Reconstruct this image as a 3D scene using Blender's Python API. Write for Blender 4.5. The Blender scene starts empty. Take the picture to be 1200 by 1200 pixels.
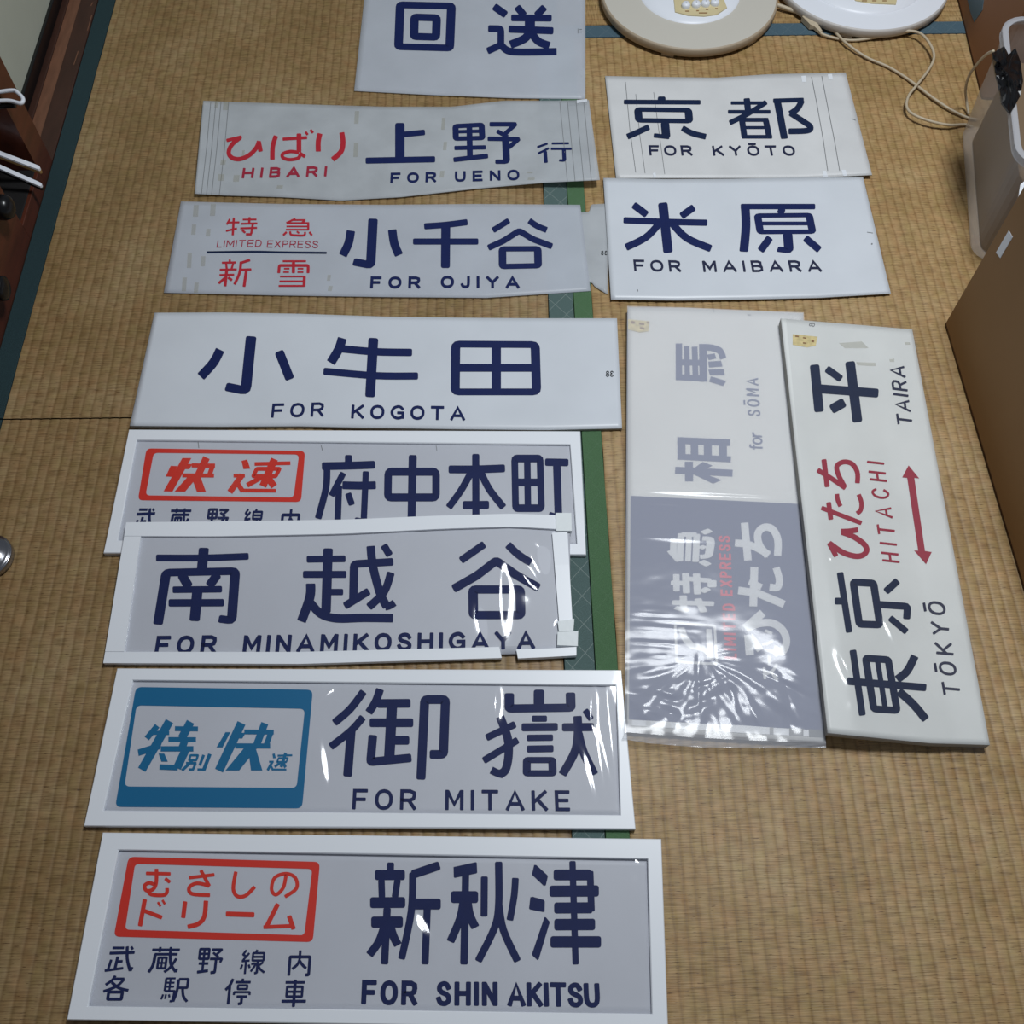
import bpy, bmesh, math, random
from math import sin, cos, tan, atan, pi, sqrt, exp, radians
from mathutils import Vector, noise
from mathutils.geometry import tessellate_polygon

random.seed(7)
SC = bpy.context.scene
COL = SC.collection

# ------------------------------------------------------------------ camera
CAMZ = 1.30
FPX = 1200.0
PITCH = atan(2168.0 / FPX)            # below the horizon
YAW = -radians(0.97)
cam_data = bpy.data.cameras.new('camera')
cam_data.sensor_width = 36.0
cam_data.lens = 36.0
cam = bpy.data.objects.new('camera', cam_data)
COL.objects.link(cam)
cam.location = (0, 0, CAMZ)
cam.rotation_euler = (pi / 2 - PITCH, 0, YAW)
SC.camera = cam

# ------------------------------------------------------------------ world, lights, exposure
W = bpy.data.worlds.new('room')
SC.world = W
W.use_nodes = True
W.node_tree.nodes['Background'].inputs[0].default_value = (0.80, 0.88, 1.0, 1)
W.node_tree.nodes['Background'].inputs[1].default_value = 0.11
LAMP = Vector((0.64, 1.23, 2.36))
ld = bpy.data.lights.new('ceiling_lamp_light', 'AREA')
ld.shape = 'DISK'; ld.size = 0.50; ld.energy = 36.0; ld.color = (0.93, 0.97, 1.0)
lo = bpy.data.objects.new('ceiling_lamp_light', ld); COL.objects.link(lo)
lo.location = LAMP
SC.view_settings.view_transform = 'Standard'
SC.view_settings.look = 'None'
SC.view_settings.exposure = 0.30
SC.view_settings.gamma = 1.0
SC.view_settings.use_curve_mapping = False

# ------------------------------------------------------------------ pixel ray -> point at height z
_fw = Vector((sin(-YAW) * cos(PITCH), cos(YAW) * cos(PITCH), -sin(PITCH)))
_rt = Vector((cos(YAW), sin(YAW), 0))
_up = _rt.cross(_fw)
def at(px, py, z=0.0):
    d = _fw + _rt * ((px - 600) / FPX) + _up * ((600 - py) / FPX)
    k = (CAMZ - z) / -d.z
    return Vector((d.x * k, d.y * k, z))

# ------------------------------------------------------------------ materials
def srgb(r, g, b):
    f = lambda c: (c / 255 / 12.92) if c / 255 <= 0.04045 else ((c / 255 + 0.055) / 1.055) ** 2.4
    return (f(r), f(g), f(b), 1)
def mat(name, col, rough=0.6, metal=0.0, spec=0.5, var=0.0, vscale=20, bump=0.0, bscale=200, stretch=(1, 1, 1), coat=0.0):
    m = bpy.data.materials.new(name); m.use_nodes = True
    nt = m.node_tree; b = nt.nodes['Principled BSDF']
    b.inputs['Base Color'].default_value = col
    b.inputs['Roughness'].default_value = rough
    b.inputs['Metallic'].default_value = metal
    b.inputs['Specular IOR Level'].default_value = spec
    b.inputs['Coat Weight'].default_value = coat
    tc = nt.nodes.new('ShaderNodeTexCoord'); mp = nt.nodes.new('ShaderNodeMapping')
    mp.inputs['Scale'].default_value = stretch
    nt.links.new(tc.outputs['Object'], mp.inputs['Vector'])
    if var > 0:
        n = nt.nodes.new('ShaderNodeTexNoise'); n.inputs['Scale'].default_value = vscale; n.inputs['Detail'].default_value = 5
        nt.links.new(mp.outputs[0], n.inputs['Vector'])
        r = nt.nodes.new('ShaderNodeValToRGB')
        r.color_ramp.elements[0].position = 0.3; r.color_ramp.elements[1].position = 0.7
        r.color_ramp.elements[0].color = tuple(c * (1 - var) for c in col[:3]) + (1,)
        r.color_ramp.elements[1].color = tuple(min(1, c * (1 + var)) for c in col[:3]) + (1,)
        nt.links.new(n.outputs['Fac'], r.inputs[0]); nt.links.new(r.outputs[0], b.inputs['Base Color'])
    if bump > 0:
        n2 = nt.nodes.new('ShaderNodeTexNoise'); n2.inputs['Scale'].default_value = bscale; n2.inputs['Detail'].default_value = 3
        nt.links.new(mp.outputs[0], n2.inputs['Vector'])
        bp = nt.nodes.new('ShaderNodeBump'); bp.inputs['Strength'].default_value = bump; bp.inputs['Distance'].default_value = 0.001
        nt.links.new(n2.outputs['Fac'], bp.inputs['Height']); nt.links.new(bp.outputs[0], b.inputs['Normal'])
    return m

def add_transparency(m, fac):
    nt = m.node_tree; b = nt.nodes['Principled BSDF']; out = nt.nodes['Material Output']
    t = nt.nodes.new('ShaderNodeBsdfTransparent'); mx = nt.nodes.new('ShaderNodeMixShader')
    mx.inputs[0].default_value = fac
    nt.links.new(b.outputs[0], mx.inputs[1]); nt.links.new(t.outputs[0], mx.inputs[2]); nt.links.new(mx.outputs[0], out.inputs[0])
    return m

def film_mat(name, rough=0.07, haze=0.0, hazecol=(0.8, 0.85, 0.95, 1), strength=1.0, bump=0.0, bscale=60):
    m = bpy.data.materials.new(name); m.use_nodes = True
    nt = m.node_tree; nt.nodes.remove(nt.nodes['Principled BSDF']); out = nt.nodes['Material Output']
    tr = nt.nodes.new('ShaderNodeBsdfTransparent'); tr.inputs[0].default_value = (0.97, 0.97, 0.97, 1)
    gl = nt.nodes.new('ShaderNodeBsdfAnisotropic') if False else nt.nodes.new('ShaderNodeBsdfGlossy')
    gl.inputs['Roughness'].default_value = rough
    fr = nt.nodes.new('ShaderNodeFresnel')
    ge = nt.nodes.new('ShaderNodeNewGeometry'); io = nt.nodes.new('ShaderNodeMath'); io.operation = 'MULTIPLY_ADD'   # a thin sheet: same reflection from both sides
    io.inputs[1].default_value = 1 / 1.5 - 1.5; io.inputs[2].default_value = 1.5
    nt.links.new(ge.outputs['Backfacing'], io.inputs[0]); nt.links.new(io.outputs[0], fr.inputs['IOR'])
    mul = nt.nodes.new('ShaderNodeMath'); mul.operation = 'MULTIPLY'; mul.inputs[1].default_value = strength
    nt.links.new(fr.outputs[0], mul.inputs[0])
    base = tr
    if haze > 0:
        df = nt.nodes.new('ShaderNodeBsdfDiffuse'); df.inputs[0].default_value = hazecol
        hm = nt.nodes.new('ShaderNodeMixShader'); hm.inputs[0].default_value = haze
        nt.links.new(tr.outputs[0], hm.inputs[1]); nt.links.new(df.outputs[0], hm.inputs[2]); base = hm
    mx = nt.nodes.new('ShaderNodeMixShader')
    nt.links.new(mul.outputs[0], mx.inputs[0]); nt.links.new(base.outputs[0], mx.inputs[1]); nt.links.new(gl.outputs[0], mx.inputs[2])
    if bump > 0:
        tc = nt.nodes.new('ShaderNodeTexCoord'); n = nt.nodes.new('ShaderNodeTexNoise'); n.inputs['Scale'].default_value = bscale
        n.inputs['Detail'].default_value = 2
        bp = nt.nodes.new('ShaderNodeBump'); bp.inputs['Strength'].default_value = bump; bp.inputs['Distance'].default_value = 0.004
        nt.links.new(tc.outputs['Object'], n.inputs['Vector']); nt.links.new(n.outputs['Fac'], bp.inputs['Height'])
        nt.links.new(bp.outputs[0], gl.inputs['Normal'])
    nt.links.new(mx.outputs[0], out.inputs[0])
    return m

def tatami_mat(name, swap=False, gain=1.0):
    m = bpy.data.materials.new(name); m.use_nodes = True
    nt = m.node_tree; L = nt.links; b = nt.nodes['Principled BSDF']
    b.inputs['Roughness'].default_value = 0.52
    b.inputs['Specular IOR Level'].default_value = 0.45
    b.inputs['Anisotropic'].default_value = 0.0
    tc = nt.nodes.new('ShaderNodeTexCoord')
    def mapped(sx, sy):
        mp = nt.nodes.new('ShaderNodeMapping'); mp.inputs['Scale'].default_value = (sy, sx, 1) if swap else (sx, sy, 1)
        L.new(tc.outputs['Object'], mp.inputs['Vector']); return mp.outputs[0]
    def ns(vec, scale, detail=4):
        n = nt.nodes.new('ShaderNodeTexNoise'); n.inputs['Scale'].default_value = scale; n.inputs['Detail'].default_value = detail
        L.new(vec, n.inputs['Vector']); return n.outputs['Fac']
    def ramp(fac, stops):
        r = nt.nodes.new('ShaderNodeValToRGB'); e = r.color_ramp.elements
        e[0].position, e[0].color = stops[0]; e[1].position, e[1].color = stops[-1]
        for p, c in stops[1:-1]:
            k = e.new(p); k.color = c
        L.new(fac, r.inputs[0]); return r.outputs[0]
    def mul(a, bb, fac=1.0):
        x = nt.nodes.new('ShaderNodeMix'); x.data_type = 'RGBA'; x.blend_type = 'MULTIPLY'; x.inputs['Factor'].default_value = fac
        L.new(a, x.inputs['A']); L.new(bb, x.inputs['B']); return x.outputs['Result']
    g = gain
    # patches of colour, long rush streaks, short dashes between the warps
    base = ramp(ns(mapped(1, 1), 7, 5), [(0.3, (0.330 * g, 0.215 * g, 0.086 * g, 1)), (0.5, (0.400 * g, 0.262 * g, 0.116 * g, 1)), (0.72, (0.450 * g, 0.318 * g, 0.158 * g, 1))])
    streak = ramp(ns(mapped(34, 620), 1.0, 3), [(0.32, (0.62, 0.58, 0.52, 1)), (0.5, (0.96, 0.96, 0.96, 1)), (0.72, (1.16, 1.15, 1.12, 1))])
    cell = ramp(ns(mapped(66.7, 62), 1.0, 1), [(0.32, (0.88, 0.84, 0.78, 1)), (0.52, (1, 1, 1, 1)), (0.7, (1.08, 1.08, 1.10, 1))])
    rare = ramp(ns(mapped(80, 620), 1.0, 2), [(0.28, (0.34, 0.26, 0.18, 1)), (0.36, (1, 1, 1, 1)), (0.9, (1, 1, 1, 1))])
    tint = ramp(ns(mapped(45, 40), 1.0, 2), [(0.30, (0.96, 1.0, 0.92, 1)), (0.5, (1, 1, 1, 1)), (0.70, (1.04, 0.97, 0.96, 1))])
    c = mul(mul(mul(mul(base, streak), cell), rare), tint)
    # warp grooves every 15 mm
    sep = nt.nodes.new('ShaderNodeSeparateXYZ'); L.new(tc.outputs['Object'], sep.inputs[0])
    wob = ns(mapped(30, 26), 1.0, 1)
    wm = nt.nodes.new('ShaderNodeMath'); wm.operation = 'MULTIPLY_ADD'; wm.inputs[1].default_value = 0.34; wm.inputs[2].default_value = -0.17
    L.new(wob, wm.inputs[0])
    ax = nt.nodes.new('ShaderNodeMath'); ax.operation = 'MULTIPLY_ADD'; ax.inputs[1].default_value = 1 / 0.015
    L.new(sep.outputs[1 if swap else 0], ax.inputs[0]); L.new(wm.outputs[0], ax.inputs[2])
    fr = nt.nodes.new('ShaderNodeMath'); fr.operation = 'FRACT'; L.new(ax.outputs[0], fr.inputs[0])
    gro = ramp(fr.outputs[0], [(0.0, (0.56, 0.49, 0.38, 1)), (0.20, (1, 1, 1, 1)), (0.82, (1, 1, 1, 1)), (1.0, (0.56, 0.49, 0.38, 1))])
    c = mul(c, gro, 0.60)
    L.new(c, b.inputs['Base Color'])
    bp = nt.nodes.new('ShaderNodeBump'); bp.inputs['Strength'].default_value = 0.5; bp.inputs['Distance'].default_value = 0.0006
    L.new(ns(mapped(25, 700), 1.0, 2), bp.inputs['Height']); L.new(bp.outputs[0], b.inputs['Normal'])
    return m

def heri_mat(name, col, lattice, fine=0.25):
    m = bpy.data.materials.new(name); m.use_nodes = True
    nt = m.node_tree; L = nt.links; b = nt.nodes['Principled BSDF']; b.inputs['Roughness'].default_value = 0.85
    b.inputs['Specular IOR Level'].default_value = 0.2
    tc = nt.nodes.new('ShaderNodeTexCoord'); sep = nt.nodes.new('ShaderNodeSeparateXYZ'); L.new(tc.outputs['Object'], sep.inputs[0])
    n = nt.nodes.new('ShaderNodeTexNoise'); n.inputs['Scale'].default_value = 900; L.new(tc.outputs['Object'], n.inputs['Vector'])
    r = nt.nodes.new('ShaderNodeValToRGB'); r.color_ramp.elements[0].position = 0.35; r.color_ramp.elements[1].position = 0.7
    r.color_ramp.elements[0].color = tuple(c * (1 - fine) for c in col[:3]) + (1,); r.color_ramp.elements[1].color = tuple(c * (1 + fine) for c in col[:3]) + (1,)
    L.new(n.outputs['Fac'], r.inputs[0]); last = r.outputs[0]
    if lattice > 0:
        def band(sign):
            a = nt.nodes.new('ShaderNodeMath'); a.operation = 'MULTIPLY'; a.inputs[1].default_value = 28 * sign; L.new(sep.outputs[0], a.inputs[0])
            c = nt.nodes.new('ShaderNodeMath'); c.operation = 'MULTIPLY_ADD'; c.inputs[1].default_value = 24; L.new(sep.outputs[1], c.inputs[0]); L.new(a.outputs[0], c.inputs[2])
            f = nt.nodes.new('ShaderNodeMath'); f.operation = 'FRACT'; L.new(c.outputs[0], f.inputs[0])
            q = nt.nodes.new('ShaderNodeMath'); q.operation = 'LESS_THAN'; q.inputs[1].default_value = 0.024; L.new(f.outputs[0], q.inputs[0])
            return q.outputs[0]
        mx = nt.nodes.new('ShaderNodeMath'); mx.operation = 'MAXIMUM'; L.new(band(1), mx.inputs[0]); L.new(band(-1), mx.inputs[1])
        k = nt.nodes.new('ShaderNodeMath'); k.operation = 'MULTIPLY'; k.inputs[1].default_value = lattice; L.new(mx.outputs[0], k.inputs[0])
        mix = nt.nodes.new('ShaderNodeMix'); mix.data_type = 'RGBA'; L.new(k.outputs[0], mix.inputs['Factor']); L.new(last, mix.inputs['A'])
        mix.inputs['B'].default_value = (0.42, 0.47, 0.45, 1); last = mix.outputs['Result']
    L.new(last, b.inputs['Base Color'])
    return m

M = {}
M['tatami'] = tatami_mat('woven rush, older', gain=0.74)  # left mats: same weave, whole colour scaled darker
M['tatami_right'] = tatami_mat('woven rush', gain=1.0)
M['tatami_far'] = tatami_mat('woven rush across', swap=True)
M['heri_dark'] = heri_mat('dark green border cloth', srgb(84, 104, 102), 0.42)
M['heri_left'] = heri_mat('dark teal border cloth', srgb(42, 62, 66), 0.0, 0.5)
M['heri_green'] = heri_mat('green border cloth', srgb(78, 110, 78), 0.05)
M['heri_blue'] = heri_mat('blue green border cloth', srgb(74, 96, 108), 0.12)
M['seam'] = mat('dark gap', srgb(30, 22, 14), 0.9)
M['paper_thin'] = add_transparency(mat('thin white roll film', srgb(206, 212, 222), 0.38, var=0.05, vscale=9, spec=0.4), 0.40)
M['paper_worn'] = add_transparency(mat('worn roll film', srgb(196, 201, 206), 0.42, var=0.09, vscale=14, spec=0.35), 0.33)
M['paper'] = mat('white roll film', srgb(208, 213, 220), 0.36, var=0.035, vscale=8, spec=0.4)
M['paper_grey'] = mat('greyed roll film', srgb(208, 209, 210), 0.42, var=0.06, vscale=10, spec=0.35)
M['paper_cream'] = mat('cream roll film', srgb(222, 224, 222), 0.4, var=0.05, vscale=9, spec=0.35)
M['paper_soma'] = mat('cream white roll film', srgb(226, 224, 218), 0.4, var=0.03, vscale=9)
M['paper_framed'] = mat('pale grey roll film', srgb(196, 199, 208), 0.45, var=0.03, vscale=7, spec=0.3)
M['edge'] = mat('grey layered paper edge', srgb(150, 148, 142), 0.7, var=0.2, vscale=300, stretch=(1, 1, 12))
M['navy'] = mat('navy print', srgb(18, 32, 82), 0.6, spec=0.2, var=0.06, vscale=60)
M['navy_dull'] = mat('dull navy print', srgb(30, 36, 66), 0.5, spec=0.3)
M['navy_black'] = mat('blue black print', srgb(18, 34, 66), 0.6, spec=0.2, var=0.1, vscale=60)
M['red'] = mat('red print', srgb(180, 38, 52), 0.5, spec=0.3)
M['red_dull'] = mat('dull red print', srgb(158, 40, 62), 0.5, spec=0.3)
M['vermilion'] = mat('vermilion print', srgb(214, 52, 38), 0.5, spec=0.3)
M['teal'] = mat('teal print', srgb(10, 104, 150), 0.5, spec=0.3)
M['slate'] = mat('slate blue print', srgb(70, 80, 125), 0.5, spec=0.3)
M['slate_bg'] = mat('slate print', srgb(62, 72, 118), 0.5, spec=0.3)
M['white_print'] = mat('white print', srgb(226, 226, 226), 0.5, spec=0.3)
M['strip_white'] = mat('bright white strip', srgb(250, 250, 250), 0.5, spec=0.3)
M['crimson'] = mat('crimson print', srgb(225, 30, 80), 0.5, spec=0.3)
M['black'] = mat('black plastic', srgb(10, 11, 14), 0.28)
M['pencil'] = mat('grey crease', srgb(120, 122, 124), 0.7)
M['frame'] = mat('white plastic frame', srgb(234, 238, 244), 0.35, spec=0.45, coat=0.1)
M['frame_tape'] = mat('white tape', srgb(226, 232, 234), 0.5, bump=0.3, bscale=120)
M['film'] = film_mat('clear cover film', 0.09, 0.0, strength=0.9)
M['bag'] = film_mat('hazy plastic bag', 0.12, 0.32, hazecol=(0.88, 0.91, 0.99, 1), strength=0.30)
M['bag_clear'] = film_mat('clear plastic bag', 0.12, 0.02, strength=0.8)
M['stain'] = add_transparency(mat('old yellow tape mark', srgb(176, 172, 148), 0.5), 0.74)
M['tape_white'] = mat('white tape tab', srgb(226, 230, 236), 0.4)
M['sticker'] = mat('faded cream sticker', srgb(214, 196, 140), 0.6, var=0.2, vscale=150)
M['sticker_dark'] = mat('brown sticker print', srgb(140, 100, 60), 0.6)
M['wood'] = mat('red brown lacquered wood', srgb(84, 42, 28), 0.38, var=0.25, vscale=10, stretch=(6, 1, 6), coat=0.15)
M['wood_dark'] = mat('dark brown wood', srgb(62, 36, 26), 0.5, var=0.2, vscale=12, stretch=(6, 1, 6))
M['wood_light'] = mat('worn groove wood', srgb(116, 78, 58), 0.5, var=0.15, vscale=20, stretch=(6, 1, 6))
M['fusuma'] = mat('sliding door paper', srgb(182, 186, 172), 0.8, var=0.04, vscale=6)
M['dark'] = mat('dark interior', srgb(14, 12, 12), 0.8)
M['card'] = mat('cardboard', srgb(146, 110, 68), 0.75, var=0.06, vscale=5)
M['card_dark'] = mat('cardboard, brown', srgb(140, 96, 62), 0.75, var=0.06, vscale=6)
M['card_edge'] = mat('cardboard edge', srgb(96, 62, 40), 0.8)
M['lamp_grey'] = mat('warm grey enamel', srgb(196, 192, 182), 0.45)
M['lamp_side'] = mat('grey beige rim', srgb(168, 152, 130), 0.5)
M['lamp_side_pale'] = mat('pale rim', srgb(188, 184, 180), 0.5)
M['lamp_white'] = mat('white enamel', srgb(228, 232, 240), 0.4)
M['panel'] = mat('pale yellow label', srgb(206, 192, 150), 0.5)
M['cord'] = mat('off white cord', srgb(186, 172, 148), 0.5)
M['metal'] = mat('polished steel', srgb(170, 170, 175), 0.18, metal=1.0)
M['brass'] = mat('plug pin metal', srgb(150, 130, 90), 0.3, metal=1.0)
M['blue_tape'] = mat('grey blue label', srgb(70, 96, 108), 0.6)
M['bin_carton'] = mat('dull carton', srgb(112, 92, 70), 0.8)
def bin_mat():
    m = mat('frosted plastic', srgb(214, 208, 204), 0.35)
    return add_transparency(m, 0.62)
M['bin'] = bin_mat()
M['bin_rim'] = add_transparency(mat('frosted plastic rim', srgb(190, 192, 198), 0.4), 0.45)

# ------------------------------------------------------------------ objects
def link(name, me, parent=None, m=None, smooth=False):
    if m is not None:
        for x in (m if isinstance(m, (list, tuple)) else [m]): me.materials.append(x)
    if smooth:
        me.shade_smooth()
    o = bpy.data.objects.new(name, me); COL.objects.link(o)
    if parent is not None:
        o.parent = parent
        base = Vector(parent.location) if parent.parent is None else Vector(parent.parent.location) + Vector(parent.location)
        me.transform(__import__('mathutils').Matrix.Translation(-base))
    return o
def mesh(name, verts, faces, m, parent=None, smooth=False):
    me = bpy.data.meshes.new(name); me.from_pydata([tuple(v) for v in verts], [], faces); me.update()
    return link(name, me, parent, m, smooth)
def thing(name, label, cat, loc, group=None):
    o = bpy.data.objects.new(name, None); COL.objects.link(o); o.location = loc; o.empty_display_size = 0.05
    o['label'] = label; o['category'] = cat
    if group: o['group'] = group
    return o
def tag(o, label, cat, group=None):
    o['label'] = label; o['category'] = cat
    if group: o['group'] = group
    return o

def prism(top, z0, z1, bevel=0.0):
    """verts, faces of an upright prism over an outline (list of xy)"""
    n = len(top)
    # counter-clockwise
    a = sum(top[i][0] * top[(i + 1) % n][1] - top[(i + 1) % n][0] * top[i][1] for i in range(n))
    if a < 0: top = top[::-1]
    v = [(p[0], p[1], z0) for p in top] + [(p[0], p[1], z1 - bevel) for p in top]
    f = [tuple(range(n))[::-1]]
    for i in range(n):
        j = (i + 1) % n; f.append((i, j, n + j, n + i))
    if bevel > 0:
        cx = sum(p[0] for p in top) / n; cy = sum(p[1] for p in top) / n
        ins = []
        for i in range(n):
            a_, b_, c_ = Vector(top[i - 1][:2]), Vector(top[i][:2]), Vector(top[(i + 1) % n][:2])
            e1 = (b_ - a_).normalized(); e2 = (c_ - b_).normalized()
            n1 = Vector((-e1.y, e1.x)); n2 = Vector((-e2.y, e2.x)); nn = (n1 + n2)
            nn = nn / max(0.3, nn.length_squared / 2) if nn.length > 1e-6 else n1
            p = b_ + nn * bevel
            ins.append((p.x, p.y, z1))
        v += ins
        for i in range(n):
            j = (i + 1) % n; f.append((n + i, n + j, 2 * n + j, 2 * n + i))
        f.append(tuple(range(2 * n, 3 * n)))
    else:
        f.append(tuple(range(n, 2 * n)))
    return v, f

# ------------------------------------------------------------------ floor: mats of woven rush
def line_x(p, q, y):
    return p.x + (q.x - p.x) * (y - p.y) / (q.y - p.y)
fl = mesh('floor', *prism([(-3.0, -1.5), (3.0, -1.5), (3.0, 4.0), (-3.0, 4.0)], -0.06, -0.02), M['seam'])
fl['kind'] = 'structure'

hc_r = (at(683, 217).x + at(725, 780).x) / 2          # right edge of the green border
hc_l = (at(640, 350).x + at(672, 780).x) / 2 - 0.004
seam_x = at(664, 217).x * 0.5 + at(689, 640).x * 0.5
HL0, HL1 = at(135, 2).x, at(27, 400).x
heri_lr = (HL0 + HL1) / 2                              # right edge of the left border
heri_ll = (at(112, 2).x + at(7, 400).x) / 2
seam_y = at(100, 490).y
top_y0, top_y1 = at(900, 42).y, at(900, 28).y

def ribbed(name, x0, x1, y0, y1, m, parent, across=False):
    """woven field with real ribs, 15 mm apart, slightly pillowed"""
    u0, u1, v0, v1 = (y0, y1, x0, x1) if across else (x0, x1, y0, y1)
    P = 0.015
    prof = [(0.0, -0.0011), (0.16, -0.0002), (0.38, 0.0), (0.62, 0.0), (0.84, -0.0002)]
    us = []
    k = math.floor(u0 / P)
    while k * P < u1 + 1e-6:
        for f_, h in prof:
            u = (k + f_) * P
            if u0 <= u <= u1: us.append((u, h, k))
        k += 1
    nv = max(2, int((v1 - v0) / 0.0125))
    verts = []; faces = []
    for j in range(nv + 1):
        v = v0 + (v1 - v0) * j / nv
        for (u, h, k) in us:
            w = 0.0009 * noise.noise(Vector((k * 3.1, v * 14, 0.3))) if h > -0.001 or True else 0
            pill = -0.0004 * abs(sin(pi * (v / 0.03 + 0.5 * (k % 2))))
            uu = min(max(u + w, u0), u1)
            z = h + (pill if h > -0.001 else 0) + 0.0004 * noise.noise(Vector((u * 9, v * 9, 2)))
            verts.append((v, uu, z) if across else (uu, v, z))
    n = len(us)
    for j in range(nv):
        for i in range(n - 1):
            a = j * n + i
            q = (a, a + 1, a + n + 1, a + n)
            faces.append(q[::-1] if across else q)
    return mesh(name, verts, faces, m, parent, smooth=True)

def border(parent, x0, x1, y0, y1, m):
    v, f = prism([(x0, y0), (x1, y0), (x1, y1), (x0, y1)], -0.018, 0.0012, 0.0006)
    return mesh('cloth_border', v, f, m, parent)

Y_BOT = -0.45
g = 0.0012
mA = ribbed('tatami_mat', heri_lr, hc_l, seam_y + g, top_y1 + 1.0, M['tatami'], fl)
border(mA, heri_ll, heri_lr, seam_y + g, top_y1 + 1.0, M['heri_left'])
border(mA, hc_l, seam_x - 0.0006, seam_y + g, top_y1 + 1.0, M['heri_dark'])
mB = ribbed('tatami_mat', heri_lr, hc_l, Y_BOT, seam_y - g, M['tatami'], fl)
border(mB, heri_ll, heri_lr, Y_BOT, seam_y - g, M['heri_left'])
border(mB, hc_l, seam_x - 0.0006, Y_BOT, seam_y - g, M['heri_dark'])
mC = ribbed('tatami_mat', hc_r, hc_r + 0.92, Y_BOT, top_y0, M['tatami_right'], fl)
border(mC, seam_x + 0.0006, hc_r, Y_BOT, top_y0, M['heri_green'])
mD = ribbed('tatami_mat', seam_x + 0.001, hc_r + 0.92, top_y1, top_y1 + 0.8, M['tatami_far'], fl, across=True)
border(mD, seam_x + 0.001, hc_r + 0.92, top_y0 + 0.001, top_y1, M['heri_blue'])

# ------------------------------------------------------------------ drawn lettering: every stroke is a thin raised print
def smooth_pts(p, n=5):
    if len(p) < 3: return p
    q = [p[0]] + list(p) + [p[-1]]; out = []
    for i in range(1, len(q) - 2):
        a, b, c, d = q[i - 1], q[i], q[i + 1], q[i + 2]
        for k in range(n):
            t = k / n
            out.append(tuple(0.5 * ((2 * b[j]) + (-a[j] + c[j]) * t + (2 * a[j] - 5 * b[j] + 4 * c[j] - d[j]) * t * t + (-a[j] + 3 * b[j] - 3 * c[j] + d[j]) * t ** 3) for j in (0, 1)))
    out.append(p[-1]); return out
def round_pts(p, r, closed=False):
    n = len(p); out = []
    for i in range(n):
        if not closed and i in (0, n - 1):
            out.append(p[i]); continue
        a, b, c = Vector(p[i - 1]), Vector(p[i]), Vector(p[(i + 1) % n])
        ra = min(r, (a - b).length * 0.45, (c - b).length * 0.45)
        s = b + (a - b).normalized() * ra; e = b + (c - b).normalized() * ra
        for k in range(4):
            t = k / 3; out.append(tuple((s * (1 - t) ** 2 + b * 2 * t * (1 - t) + e * t * t)))
    return out

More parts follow.
